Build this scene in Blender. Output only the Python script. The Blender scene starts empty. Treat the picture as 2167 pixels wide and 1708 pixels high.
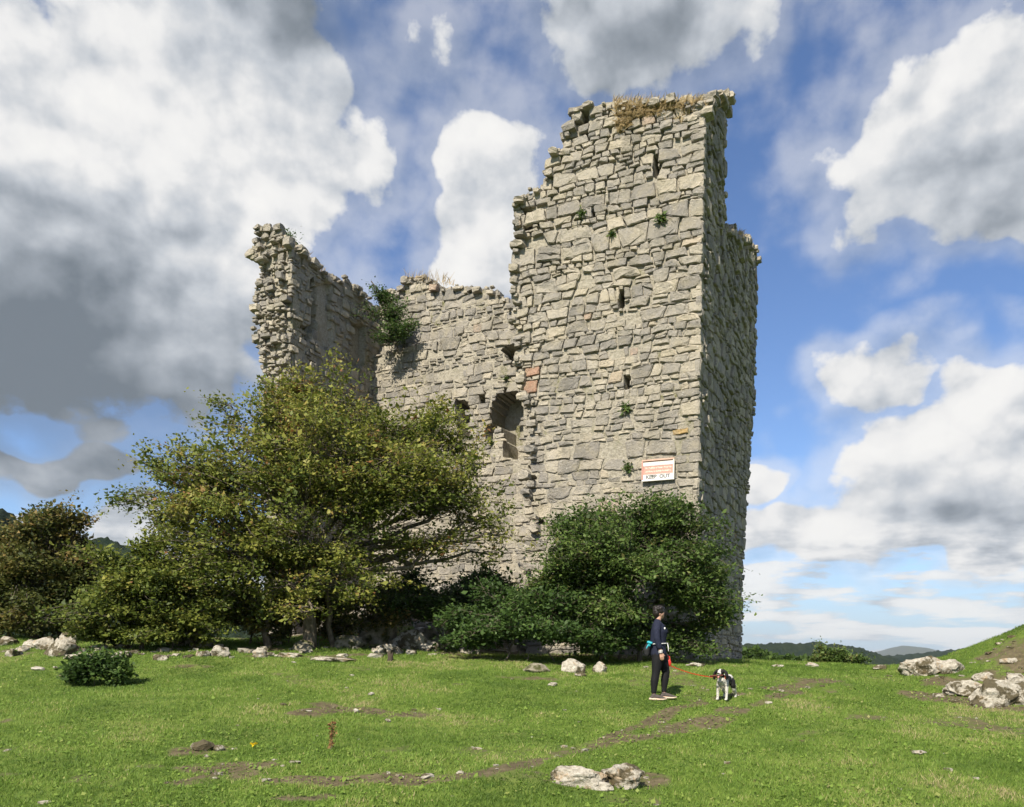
import bpy, math, random
import numpy as np
from mathutils import Vector, Matrix

random.seed(7)
RNG = np.random.default_rng(7)
SC = bpy.context.scene
COL = SC.collection
R = math.radians

# ------------------------------------------------------------------ camera
# plan: camera at x=0,y=0 looking along +Y, eye 1.6 m above the turf
EYE, FPX, CX, HY, ROLL = 1.6, 1710.0, 1083.0, 1385.0, R(1.0)
cam = bpy.data.cameras.new('camera')
cam.sensor_fit = 'HORIZONTAL'
cam.sensor_width = 36.0
cam.lens = FPX / 2166.0 * 36.0
cam.shift_y = (HY - 854.0) / 2166.0
cam.clip_start, cam.clip_end = 0.1, 40000.0
cam_ob = bpy.data.objects.new('camera', cam)
cam_ob.location = (0, 0, EYE)
cam_ob.rotation_euler = (R(90), -ROLL, 0)
COL.objects.link(cam_ob)
SC.camera = cam_ob

# ------------------------------------------------------------------ light
SUN_AZ, SUN_EL = R(25.7), R(43)          # direction the light travels: right of +Y, downwards
sun = bpy.data.lights.new('sun', 'SUN')
sun.energy = 5.0
sun.angle = R(0.53)
sun.color = (1.0, 0.92, 0.77)
sun_ob = bpy.data.objects.new('sun', sun)
ld = Vector((math.sin(SUN_AZ) * math.cos(SUN_EL), math.cos(SUN_AZ) * math.cos(SUN_EL), -math.sin(SUN_EL)))
sun_ob.rotation_euler = ld.to_track_quat('-Z', 'Y').to_euler()
sun_ob.location = (-20, -40, 60)
COL.objects.link(sun_ob)

SC.view_settings.view_transform = 'Standard'
SC.view_settings.look = 'None'
SC.view_settings.exposure = 0.72
SC.view_settings.gamma = 1.0
SC.view_settings.use_curve_mapping = False
SC.cycles.max_bounces = 4
SC.cycles.diffuse_bounces = 2
SC.cycles.transmission_bounces = 3
SC.cycles.adaptive_threshold = 0.02
SC.cycles.transparent_max_bounces = 8

def ray(px, py):
    dx, dy = px - CX, HY - py
    c, s = math.cos(ROLL), math.sin(ROLL)
    return (dx * c - dy * s) / FPX, (dx * s + dy * c) / FPX

def at(px, py, d):
    u, v = ray(px, py)
    return Vector((u * d, d, EYE + v * d))

# ------------------------------------------------------------------ node helpers
class NT:
    def __init__(s, tree):
        s.t = tree; s.n = tree.nodes; s.l = tree.links
    def add(s, typ, **kw):
        nd = s.n.new(typ)
        for k, v in kw.items(): setattr(nd, k, v)
        return nd
    def put(s, sock, v):
        if isinstance(v, bpy.types.NodeSocket): s.l.new(v, sock)
        elif v is not None:
            if isinstance(v, (tuple, list)) and hasattr(sock.default_value, '__len__') and len(sock.default_value) == 4 and len(v) == 3:
                v = (*v, 1.0)
            sock.default_value = v
    def m(s, op, a, b=None, c=None, clamp=False):
        nd = s.n.new('ShaderNodeMath'); nd.operation = op; nd.use_clamp = clamp
        for i, v in enumerate((a, b, c)):
            if v is not None: s.put(nd.inputs[i], v)
        return nd.outputs[0]
    def vm(s, op, a, b=None, out=0):
        nd = s.n.new('ShaderNodeVectorMath'); nd.operation = op
        s.put(nd.inputs[0], a)
        if b is not None: s.put(nd.inputs[1], b)
        return nd.outputs['Value'] if op in ('LENGTH', 'DOT_PRODUCT', 'DISTANCE') else nd.outputs[0]
    def noise(s, vec, scale, detail=4, rough=0.5, dist=0.0, typ='FBM'):
        nd = s.n.new('ShaderNodeTexNoise'); nd.noise_dimensions = '3D'
        s.put(nd.inputs['Vector'], vec)
        nd.inputs['Scale'].default_value = scale; nd.inputs['Detail'].default_value = detail
        nd.inputs['Roughness'].default_value = rough; nd.inputs['Distortion'].default_value = dist
        return nd.outputs[0]
    def voro(s, vec, scale, feature='F1', out='Distance'):
        nd = s.n.new('ShaderNodeTexVoronoi'); nd.feature = feature
        s.put(nd.inputs['Vector'], vec); nd.inputs['Scale'].default_value = scale
        return nd.outputs[out]
    def ss(s, x, a, b, lo=0.0, hi=1.0):
        nd = s.n.new('ShaderNodeMapRange'); nd.interpolation_type = 'SMOOTHSTEP'
        s.put(nd.inputs[0], x)
        for i, v in zip((1, 2, 3, 4), (a, b, lo, hi)): nd.inputs[i].default_value = v
        return nd.outputs[0]
    def mix(s, f, a, b, mode='MIX'):
        nd = s.n.new('ShaderNodeMix'); nd.data_type = 'RGBA'; nd.blend_type = mode
        s.put(nd.inputs[0], f); s.put(nd.inputs[6], a); s.put(nd.inputs[7], b)
        return nd.outputs[2]
    def ramp(s, f, stops, interp='LINEAR'):
        nd = s.n.new('ShaderNodeValToRGB'); cr = nd.color_ramp; cr.interpolation = interp
        while len(cr.elements) < len(stops): cr.elements.new(0.5)
        for e, (p, c) in zip(cr.elements, stops): e.position = p; e.color = (*c, 1.0)
        s.put(nd.inputs[0], f)
        return nd.outputs[0]
    def attr(s, name):
        nd = s.n.new('ShaderNodeAttribute'); nd.attribute_name = name
        return nd

# ------------------------------------------------------------------ sky with cloud layers
world = bpy.data.worlds.new('World'); SC.world = world; world.use_nodes = True
w = NT(world.node_tree); w.n.clear()
sky = w.add('ShaderNodeTexSky', sky_type='NISHITA', sun_disc=False)
sky.sun_elevation = SUN_EL
sky.sun_rotation = math.pi + SUN_AZ
sky.altitude = 50; sky.air_density = 1.0; sky.dust_density = 0.15; sky.ozone_density = 3.0
tc = w.add('ShaderNodeTexCoord')
dirv = w.vm('NORMALIZE', tc.outputs['Generated'])
sx = w.add('ShaderNodeSeparateXYZ'); w.put(sx.inputs[0], dirv)
az = w.m('ARCTAN2', sx.outputs[0], sx.outputs[1]); el = w.m('ARCSINE', sx.outputs[2])
comb = w.add('ShaderNodeCombineXYZ'); w.put(comb.inputs[0], az); w.put(comb.inputs[1], el)
# plane polar picture of the sky: x = azimuth, y = elevation
def n2d(vec, scale, detail, rough, col=False):
    nd = w.n.new('ShaderNodeTexNoise'); nd.noise_dimensions = '2D'
    w.put(nd.inputs['Vector'], vec)
    nd.inputs['Scale'].default_value = scale; nd.inputs['Detail'].default_value = detail; nd.inputs['Roughness'].default_value = rough
    return nd.outputs['Color'] if col else nd.outputs[0]
npos = w.vm('MULTIPLY', comb.outputs[0], (1.0, 1.3, 0.0))
warp = w.vm('MULTIPLY', w.vm('SUBTRACT', n2d(npos, 6.5, 2, 0.6, True), (0.5, 0.5, 0.5)), (0.15, 0.12, 0.0))
pos = w.vm('ADD', comb.outputs[0], warp)
def madd(a, b, c):
    nd = w.n.new('ShaderNodeVectorMath'); nd.operation = 'MULTIPLY_ADD'
    w.put(nd.inputs[0], a); nd.inputs[1].default_value = b; nd.inputs[2].default_value = c
    return nd.outputs[0]
def bodies(lst, p):
    f = None
    for (px, py, rx, ry, wt) in lst:
        u, v = ray(px, py)
        a0 = math.atan(u); e0 = math.atan(v / math.sqrt(1 + u * u))
        kx, ky = FPX / rx * 1.12, FPX / ry
        k = w.m('MULTIPLY_ADD', w.vm('LENGTH', madd(p, (kx, ky, 0), (-a0 * kx, -e0 * ky, 0))), -wt, wt)
        f = k if f is None else w.m('MAXIMUM', f, k)
    return f
# cumulus bodies in view: x, y, rx, ry (photo units), weight
CLOUDS = [(60, 490, 740, 380, 1.35), (430, 200, 470, 330, 1.2), (1035, 460, 180, 215, 1.1), (980, 150, 300, 130, .17), (1400, 50, 360, 170, .75), (2130, 240, 380, 220, 1.25),
          (2060, 930, 340, 190, 1.3), (1850, 810, 150, 85, .8), (1610, 1020, 85, 75, 1.0), (1880, 1140, 560, 95, 1.1), (250, 1140, 140, 120, 1.0), (50, 985, 230, 50, .8)]
field = bodies(CLOUDS, pos)
# darker undersides and thick middles
SHADE = [(100, 790, 660, 380, .78), (640, 30, 420, 190, .52), (1380, 90, 420, 200, .42), (2130, 430, 380, 150, .42), (2060, 1060, 260, 70, .32), (1900, 1215, 460, 40, .12), (80, 1010, 200, 40, .3)]
shade = w.m('MAXIMUM', bodies(SHADE, pos), 0.0)
# broken cloud streets towards the horizon
le = w.m('LOGARITHM', w.m('ADD', w.m('MAXIMUM', el, 0.0), 0.05), 2.718)
stc = w.add('ShaderNodeCombineXYZ'); w.put(stc.inputs[0], w.m('MULTIPLY', az, 7.0)); w.put(stc.inputs[1], w.m('MULTIPLY', le, 4.6))
st1 = n2d(stc.outputs[0], 1.25, 5, 0.58)
low = w.ss(el, 0.20, 0.105)
street = w.m('MULTIPLY_ADD', w.m('SUBTRACT', st1, 0.455), 4.2, w.m('MULTIPLY', w.m('SUBTRACT', low, 1.0), 2.5))
# the rest of the sky carries the same kind of broken cumulus
wide = n2d(npos, 2.6, 1, 0.5)
away = w.m('MAXIMUM', w.ss(w.m('ABSOLUTE', az), 0.68, 0.9), w.ss(el, 0.76, 0.95))
gen = w.m('MULTIPLY_ADD', w.m('SUBTRACT', wide, 0.53), 5.0, w.m('MULTIPLY', w.m('SUBTRACT', away, 1.0), 3.0))
def puffs(vec, scale, detail):
    nd = w.n.new('ShaderNodeTexVoronoi'); nd.voronoi_dimensions = '2D'; nd.feature = 'F1'
    w.put(nd.inputs['Vector'], vec); nd.inputs['Scale'].default_value = scale; nd.inputs['Detail'].default_value = detail
    nd.inputs['Roughness'].default_value = 0.55
    return nd.outputs['Distance']
wpos = w.vm('ADD', npos, w.vm('MULTIPLY', warp, (0.25, 0.25, 0.0)))
n1 = w.m('MULTIPLY_ADD', puffs(wpos, 9.0, 2.0), -0.34, w.m('MULTIPLY_ADD', n2d(npos, 7.0, 9, 0.60), 0.85, 0.22))
n1b = w.m('MULTIPLY_ADD', puffs(w.vm('ADD', wpos, (-0.014, 0.026, 0.0)), 9.0, 1.0), -0.34, w.m('MULTIPLY_ADD', n2d(w.vm('ADD', npos, (-0.014, 0.026, 0.0)), 7.0, 4, 0.55), 0.85, 0.22))
dens = w.m('MULTIPLY_ADD', w.m('SUBTRACT', n1, 0.5), 1.0, w.m('MAXIMUM', field, gen))
alpha = w.m('MAXIMUM', w.m('MAXIMUM', w.ss(dens, 0.05, 0.27), w.ss(dens, -0.42, 0.12, 0.0, 0.42)), w.m('MULTIPLY', w.ss(street, -0.25, 0.45), 0.92))
relief = w.m('MULTIPLY_ADD', w.m('SUBTRACT', n1, n1b), 1.25, w.m('MULTIPLY', w.m('MULTIPLY', w.m('SUBTRACT', 0.47, st1), low), -1.6))
relief = w.m('MULTIPLY', relief, w.m('SUBTRACT', 1.0, w.m('MULTIPLY', shade, 0.8), None, True))
light = w.m('SUBTRACT', w.m('ADD', 0.80, relief), w.m('MULTIPLY', shade, 1.3))
ccol = w.ramp(light, [(0.0, (0.20, 0.235, 0.275)), (0.25, (0.36, 0.40, 0.45)), (0.5, (0.60, 0.635, 0.685)), (0.8, (0.93, 0.925, 0.92)), (1.0, (1.0, 0.99, 0.97))])
ccol = w.vm('MULTIPLY', ccol, (9.0, 9.0, 9.0))
skyc = w.vm('MULTIPLY', sky.outputs[0], (1.13, 1.24, 1.46))
skyc = w.mix(w.ss(el, 0.16, -0.01, 0.0, 0.85), skyc, (4.4, 5.6, 7.0))
mixc = w.mix(alpha, skyc, ccol)
bg = w.add('ShaderNodeBackground'); w.put(bg.inputs['Color'], mixc); bg.inputs['Strength'].default_value = 0.063
wo = w.add('ShaderNodeOutputWorld'); w.l.new(bg.outputs[0], wo.inputs[0])
world.cycles.sampling_method = 'MANUAL'; world.cycles.sample_map_resolution = 256
# ------------------------------------------------------------------ object helpers
def tag(o, label=None, cat=None, group=None, kind=None):
    if label: o['label'] = label
    if cat: o['category'] = cat
    if group: o['group'] = group
    if kind: o['kind'] = kind
    return o

def empty(name, loc, label, cat, group=None):
    o = bpy.data.objects.new(name, None); o.location = loc; o.empty_display_size = 0.2
    COL.objects.link(o)
    return tag(o, label, cat, group)

def mesh_np(name, V, faces=None, quads=None, tris=None, mat=None, smooth=False, rnd=None, attrs=None):
    me = bpy.data.meshes.new(name)
    V = np.asarray(V, dtype=np.float32)
    if faces is not None:
        me.from_pydata(V.tolist(), [], faces)
    else:
        F = quads if quads is not None else tris
        F = np.asarray(F, dtype=np.int32); n = F.shape[1]
        me.vertices.add(len(V)); me.vertices.foreach_set('co', V.ravel())
        me.loops.add(F.size); me.loops.foreach_set('vertex_index', F.ravel())
        me.polygons.add(len(F)); me.polygons.foreach_set('loop_start', np.arange(0, F.size, n, dtype=np.int32))
        me.polygons.foreach_set('loop_total', np.full(len(F), n, dtype=np.int32))
        me.update(calc_edges=True)
    if smooth: me.polygons.foreach_set('use_smooth', np.ones(len(me.polygons), dtype=bool))
    if rnd is not None:
        a = me.attributes.new('rnd', 'FLOAT', 'FACE'); a.data.foreach_set('value', np.asarray(rnd, dtype=np.float32))
    for k, v in (attrs or {}).items():
        a = me.attributes.new(k, 'FLOAT', 'POINT'); a.data.foreach_set('value', np.asarray(v, dtype=np.float32))
    if mat: me.materials.append(mat)
    return me

def obj(name, me, parent=None):
    o = bpy.data.objects.new(name, me); COL.objects.link(o)
    if parent is not None:
        o.parent = parent
    return o

def place(o, parent, world=True):
    """parent o (built in world coordinates) under parent keeping its place"""
    o.parent = parent
    o.matrix_parent_inverse = Matrix.Translation(-Vector(parent.location)) if parent.type == 'EMPTY' else Matrix.Identity(4)
    return o

# vectorised value noise ------------------------------------------------------
def vhash(i, j, seed):
    n = (i.astype(np.int64) * 374761393 + j.astype(np.int64) * 668265263 + seed * 974634541) & 0x7fffffff
    n = ((n ^ (n >> 13)) * 1274126177) & 0x7fffffff
    return ((n ^ (n >> 16)) & 0xffff) / 65535.0

def vnoise(x, y, seed=0):
    x = np.asarray(x, dtype=float); y = np.asarray(y, dtype=float)
    i = np.floor(x); j = np.floor(y); fx = x - i; fy = y - j
    fx = fx * fx * (3 - 2 * fx); fy = fy * fy * (3 - 2 * fy)
    a = vhash(i, j, seed); b = vhash(i + 1, j, seed); c = vhash(i, j + 1, seed); d = vhash(i + 1, j + 1, seed)
    return (a * (1 - fx) + b * fx) * (1 - fy) + (c * (1 - fx) + d * fx) * fy

def fbm(x, y, seed=0, oct=4):
    s = 0; a = 0.5; t = 0
    for o in range(oct):
        s = s + a * vnoise(x, y, seed + o); t += a; a *= 0.5; x = np.asarray(x) * 2.03 + 17.1; y = np.asarray(y) * 2.03 - 9.7
    return s / t

def sstep(x, a, b):
    t = np.clip((np.asarray(x, dtype=float) - a) / (b - a), 0, 1)
    return t * t * (3 - 2 * t)

# ------------------------------------------------------------------ plan of the tower (front corner, facing directions)
PHI = R(25)
O = np.array((4.98, 22.0))
EU = np.array((-math.cos(PHI), math.sin(PHI)))       # along the front wall, to the left
EN = np.array((-math.sin(PHI), -math.cos(PHI)))      # out of the front wall
def on_front(px, py, m=0.0):
    """front-parallel plane m metres behind the front face -> (u along the wall, z)"""
    u, v = ray(px, py)
    nin = -EN
    d = (O @ nin + m) / (np.array((u, 1.0)) @ nin)
    p = np.array((u * d, d))
    return float((p - O) @ EU), EYE + v * d
SIDE_O = O
def on_side(px, py, org=None):
    """plane of the right face -> (s into depth, z)"""
    org = O if org is None else org
    u, v = ray(px, py)
    nr = np.array((math.cos(PHI), -math.sin(PHI)))
    d = (org @ nr) / (np.array((u, 1.0)) @ nr)
    p = np.array((u * d, d))
    return float((p - org) @ (-EN)), EYE + v * d

# ------------------------------------------------------------------ terrain
YP = [-3000, -60, 0, 6, 8, 11, 14.5, 18, 20, 22.5, 25, 28, 34, 60, 150, 400, 1200, 12000]
ZP = [-20, -1.0, 0.0, 0.03, 0.12, 0.41, 0.77, 1.15, 1.32, 1.38, 1.30, 0.8, -1.2, -7, -22, -40, -45, -45]
def H(x, y):
    x = np.asarray(x, dtype=float); y = np.asarray(y, dtype=float)
    z = np.interp(y, YP, ZP)
    # left half lies a little higher and keeps level behind the hedge
    left = sstep(-x, -3.0, 8.0)
    z = z + 0.16 * left * sstep(y, 14, 20) - 0.26 * sstep(x, 3.5, 8.0) * sstep(y, 16, 22)
    keep = sstep(-x, 0.0, 6.0) * sstep(y, 22, 30) * (1 - sstep(y, 34, 60))
    z = z + keep * np.clip(1.7 - z, 0, 9) * 0.9
    # knoll that carries the tower
    px, py = x - O[0], y - O[1]
    u = px * EU[0] + py * EU[1]; s = -(px * EN[0] + py * EN[1])
    du = np.maximum(np.maximum(-u, u - 16), 0); ds = np.maximum(np.maximum(-s - 0.2, s - 12), 0)
    dd = np.hypot(du, ds)
    plat = 1.30 + 0.40 * sstep(u, 4, 9)
    z = np.where(dd < 8, z + (np.maximum(plat, z) - z) * (1 - sstep(dd, 0.0, 8)), z)
    # bank of fallen rubble in front of the collapsed part
    z = z + 1.75 * np.exp(-(((u - 8.6) / 3.6) ** 4 + ((s - 1.6) / 2.9) ** 2)) * sstep(u, 4.4, 7.0)
    # grassy outcrop on the right
    q = (((x - 14.2) / 4.1) ** 2 + ((y - 17.2) / 3.1) ** 2)
    z = z + 1.75 * np.exp(-q ** 1.5) * (0.9 + 0.25 * vnoise(x * 0.9, y * 0.9, 5))
    near = np.exp(-((np.hypot(x, y) / 60.0) ** 2))
    z = z + near * (0.22 * (fbm(x * 0.45, y * 0.45, 3, 3) - 0.5) + 0.10 * (fbm(x * 2.2, y * 2.2, 11, 3) - 0.5))
    z = z + (1 - near) * 6 * (fbm(x * 0.01, y * 0.01, 31, 3) - 0.5)
    return z

def hz(x, y): return float(H(np.array([x]), np.array([y]))[0])

def ground_at(px, py, dmin=6.5, dmax=40):
    u, v = ray(px, py)
    d = np.arange(dmin, dmax, 0.04)
    g = H(u * d, d) - (EYE + v * d)
    k = np.argmax(g >= 0)
    if g[k] < 0: k = len(d) - 1
    return Vector((u * d[k], d[k], float(H(u * d[k], d[k]))))

# trodden earth: polylines over the turf (photo points taken down to the ground), half width, strength
DIRT_SRC = [
    ([(600, 1655), (780, 1650), (960, 1645), (1090, 1622), (1210, 1585), (1330, 1548), (1420, 1502), (1490, 1482), (1560, 1468)], 0.22, 0.95),
    ([(1180, 1602), (1290, 1572), (1420, 1545), (1530, 1515), (1620, 1480), (1700, 1448), (1740, 1436)], 0.24, 0.95),
    ([(1480, 1475), (1450, 1440), (1400, 1415)], 0.5, 0.7),
    ([(650, 1508), (760, 1502), (880, 1515)], 0.30, 1.05), ([(690, 1495), (840, 1512)], 0.3, 0.9),
    ([(650, 1392), (760, 1384)], 0.35, 0.8), ([(375, 1412), (440, 1410)], 0.25, 0.85), ([(1060, 1432), (1180, 1438)], 0.25, 0.7),
    ([(390, 1592), (470, 1583)], 0.2, 0.9), ([(420, 1625), (560, 1618)], 0.25, 0.9), ([(400, 1650), (520, 1640)], 0.2, 0.8),
    ([(610, 1690), (690, 1685)], 0.2, 0.85), ([(0, 1640), (180, 1630), (330, 1622)], 0.22, 0.6), ([(0, 1528), (20, 1525)], 0.2, .9),
    ([(1640, 1458), (1760, 1440)], 0.4, 0.85), ([(1840, 1436), (1950, 1440)], 0.3, 0.6), ([(1200, 1655), (1370, 1650)], 0.3, 0.95),
    ([(1940, 1470), (2040, 1485), (2166, 1500)], 0.35, 1.1), ([(2050, 1450), (2166, 1400)], 0.5, 0.85), ([(2280, 1430), (2100, 1390)], 0.5, 0.75), ([(1980, 1440), (2166, 1460)], 0.5, 1.0),
    ([(1350, 1430), (1470, 1440)], 0.45, 0.6), ([(860, 1340), (1100, 1400)], 0.6, 0.7), ([(500, 1375), (900, 1378)], 0.35, 0.7),
]
DIRT = []
for pts, hw, st in DIRT_SRC:
    g = [ground_at(*p) for p in pts]
    for a, b in zip(g[:-1], g[1:]): DIRT.append((a.x, a.y, b.x, b.y, hw, st))

def dirt_at(x, y):
    x = np.asarray(x, dtype=float); y = np.asarray(y, dtype=float)
    m = np.zeros_like(x)
    br = fbm(x * 2.6, y * 2.6, 71, 4)
    wob = (fbm(x * 0.9, y * 0.9, 77, 3) - 0.5)
    for ax, ay, bx, by, hw, st in DIRT:
        sel = (np.abs(x - (ax + bx) / 2) < abs(ax - bx) / 2 + 3 * hw + 0.5) & (np.abs(y - (ay + by) / 2) < abs(ay - by) / 2 + 3 * hw + 0.5)
        if not sel.any(): continue
        xs, ys = x[sel], y[sel]
        dx, dy = bx - ax, by - ay; L2 = dx * dx + dy * dy + 1e-9
        t = np.clip(((xs - ax) * dx + (ys - ay) * dy) / L2, 0, 1)
        dist = np.hypot(xs - ax - t * dx, ys - ay - t * dy) + wob[sel] * 0.35
        m[sel] = np.maximum(m[sel], st * (1 - sstep(dist, hw * 0.25, hw * 1.5)))
    bank = np.exp(-(((x - 11.6) / 2.6) ** 2 + ((y - 15.6) / 2.0) ** 2) ** 2)
    m = np.maximum(m, bank * 0.75)
    spots = sstep(fbm(x * 0.7 + 40, y * 0.7, 91, 4), 0.60, 0.72) * 0.55
    m = np.maximum(m, spots)
    # woodland floor under the trees and on the rubble bank
    px, py = x - O[0], y - O[1]
    u = px * EU[0] + py * EU[1]; s = -(px * EN[0] + py * EN[1])
    m = np.maximum(m, sstep(s, -3.6, -1.8) * (1 - sstep(s, 9, 12)) * sstep(u, -2.0, 0.5))
    return np.clip(m * (0.05 + 1.55 * br), 0, 1)

def axis(fine0, fine1, step, lo, hi, grow=1.18):
    a = list(np.arange(fine0, fine1 + 1e-6, step))
    s = step; p = fine1
    up = []
    while p < hi: s *= grow; p += s; up.append(min(p, hi))
    s = step; p = fine0; dn = []
    while p > lo: s *= grow; p -= s; dn.append(max(p, lo))
    return np.array(dn[::-1] + a + up)

gx = axis(-15, 16, 0.13, -6000, 6000); gy = axis(6.5, 27, 0.13, -2000, 7000)
GX, GY = np.meshgrid(gx, gy, indexing='ij')
GZ = H(GX, GY)
GV = np.stack([GX.ravel(), GY.ravel(), GZ.ravel()], 1)
ni, nj = GX.shape
ii, jj = np.meshgrid(np.arange(ni - 1), np.arange(nj - 1), indexing='ij')
a0 = (ii * nj + jj).ravel()
GQ = np.stack([a0, a0 + nj, a0 + nj + 1, a0 + 1], 1)

def mat_new(name):
    m = bpy.data.materials.new(name); m.use_nodes = True
    t = NT(m.node_tree); t.n.clear()
    out = t.add('ShaderNodeOutputMaterial')
    return m, t, out

def principled(t, out, col, rough=0.9, bump=None, bstr=0.3, bdist=0.02, spec=0.2):
    p = t.add('ShaderNodeBsdfPrincipled')
    K = 0.84                                  # common albedo level for this exposure
    col = tuple(c * K for c in col) if isinstance(col, tuple) else t.vm('MULTIPLY', col, (K, K, K))
    t.put(p.inputs['Base Color'], col); t.put(p.inputs['Roughness'], rough)
    p.inputs['Specular IOR Level'].default_value = spec
    if bump is not None:
        b = t.add('ShaderNodeBump'); b.inputs['Strength'].default_value = bstr; b.inputs['Distance'].default_value = bdist
        t.put(b.inputs['Height'], bump); t.l.new(b.outputs[0], p.inputs['Normal'])
    t.l.new(p.outputs[0], out.inputs[0])
    return p

# turf and soil
M_ground, t, out = mat_new('turf_and_soil')
geo = t.add('ShaderNodeNewGeometry'); P = geo.outputs['Position']
n1 = t.noise(P, 0.55, 5, 0.6); n2 = t.noise(P, 7.0, 6, 0.65); n3 = t.noise(P, 40.0, 4, 0.6)
gcol = t.ramp(n1, [(0.3, (0.09, 0.145, 0.024)), (0.5, (0.14, 0.195, 0.038)), (0.7, (0.185, 0.225, 0.06))])
gcol = t.mix(t.ss(n2, 0.35, 0.7), gcol, (0.06, 0.105, 0.018))
scol = t.ramp(n2, [(0.3, (0.07, 0.058, 0.034)), (0.55, (0.14, 0.115, 0.068)), (0.75, (0.215, 0.182, 0.112))])
dv = t.m('ADD', t.attr('dirt').outputs['Fac'], t.m('MULTIPLY', t.m('SUBTRACT', n2, 0.5), 0.7))
gmix = t.mix(t.ss(dv, 0.36, 0.74), gcol, scol)
principled(t, out, gmix, 0.95, t.m('ADD', n2, t.m('MULTIPLY', n3, 0.4)), 0.7, 0.05, 0.1)

gdirt = np.zeros(len(GV))
nearm = (np.abs(GV[:, 0]) < 30) & (GV[:, 1] > 3) & (GV[:, 1] < 40)
gdirt[nearm] = dirt_at(GV[nearm, 0], GV[nearm, 1])
ground = obj('ground', mesh_np('ground', GV, quads=GQ, mat=M_ground, smooth=True, attrs={'dirt': gdirt}))
tag(ground, 'green grazed turf with worn earth tracks rising to the tower', None, None, 'structure')
# ------------------------------------------------------------------ masonry materials
def stone_mat(name, ramp, lichen=0.5, sat=1.0):
    m, t, out = mat_new(name)
    geo = t.add('ShaderNodeNewGeometry'); P = geo.outputs['Position']
    rnd = t.attr('rnd').outputs['Fac']
    base = t.ramp(rnd, ramp)
    n1 = t.noise(P, 2.2, 6, 0.62); n2 = t.noise(P, 13.0, 6, 0.72)
    base = t.mix(t.ss(n1, 0.42, 0.68, 0.0, 0.5), base, (0.41, 0.36, 0.255))          # warm patina
    base = t.mix(t.ss(n2, 0.54, 0.70, 0.0, 0.75), base, (0.17, 0.155, 0.13))           # dark grain
    base = t.mix(t.ss(n2, 0.46, 0.28, 0.0, 0.45), base, (0.50, 0.46, 0.37))
    stain = t.noise(t.vm('MULTIPLY', P, (1.0, 1.0, 0.22)), 1.5, 4, 0.6)
    base = t.mix(t.ss(stain, 0.50, 0.68, 0.0, 0.55), base, (0.215, 0.20, 0.17))       # rain streaks and soot
    base = t.mix(t.ss(n1, 0.46, 0.28, 0.0, 0.55), base, (0.20, 0.195, 0.18))          # grey weathering
    spot = t.ss(t.voro(P, 9.0), 0.19, 0.12)
    gate = t.ss(t.noise(P, 1.3, 3, 0.5), 0.45, 0.6)
    base = t.mix(t.m('MULTIPLY', t.m('MULTIPLY', spot, gate), lichen), base, (0.66, 0.64, 0.58))
    moss = t.m('MULTIPLY', t.ss(t.noise(P, 0.8, 5, 0.7), 0.60, 0.72), t.ss(n2, 0.45, 0.6))
    base = t.mix(t.m('MULTIPLY', moss, 0.55), base, (0.15, 0.14, 0.055))
    h = n2
    principled(t, out, base, 0.93, h, 0.95, 0.07, 0.15)
    return m
LIME = [(0.0, (0.27, 0.252, 0.23)), (0.3, (0.342, 0.315, 0.28)), (0.6, (0.408, 0.373, 0.32)), (0.85, (0.49, 0.442, 0.365)), (0.99, (0.53, 0.468, 0.37)), (1.0, (0.45, 0.32, 0.25))]
M_stone = stone_mat('rubble_limestone', LIME)
M_ochre = stone_mat('ochre_stone', [(0.0, (0.48, 0.33, 0.14)), (1.0, (0.5, 0.34, 0.15))], 0.1)
M_pink = stone_mat('pink_stone', [(0.0, (0.52, 0.34, 0.26)), (1.0, (0.46, 0.27, 0.19))], 0.1)
M_mortar, t, out = mat_new('lime_mortar')
geo = t.add('ShaderNodeNewGeometry'); P = geo.outputs['Position']
n1 = t.noise(P, 1.1, 4, 0.6); n2 = t.noise(P, 12.0, 6, 0.72)
mc = t.ramp(n2, [(0.3, (0.255, 0.23, 0.185)), (0.5, (0.41, 0.375, 0.305)), (0.7, (0.52, 0.48, 0.40))])
mc = t.mix(t.m('MULTIPLY', t.ss(n1, 0.52, 0.68), t.ss(n2, 0.4, 0.6)), mc, (0.14, 0.14, 0.05))
principled(t, out, mc, 0.97, n2, 0.9, 0.08, 0.1)

# ------------------------------------------------------------------ geometry of rubble walling
def inside(poly, x, y):
    x = np.asarray(x, dtype=float); y = np.asarray(y, dtype=float)
    r = np.zeros(x.shape, bool); n = len(poly)
    for i in range(n):
        x0, y0 = poly[i]; x1, y1 = poly[(i + 1) % n]
        if y0 == y1: continue
        c = ((y0 > y) != (y1 > y)) & (x < (x1 - x0) * (y - y0) / (y1 - y0) + x0)
        r ^= c
    return r

def clip(poly, nx, ny, c):
    """keep nx*x+ny*y <= c"""
    out = []
    n = len(poly)
    for i in range(n):
        a = poly[i]; b = poly[(i + 1) % n]
        da = nx * a[0] + ny * a[1] - c; db = nx * b[0] + ny * b[1] - c
        if da <= 0: out.append(a)
        if (da < 0 < db) or (db < 0 < da):
            k = da / (da - db); out.append((a[0] + k * (b[0] - a[0]), a[1] + k * (b[1] - a[1])))
    return out

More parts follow.
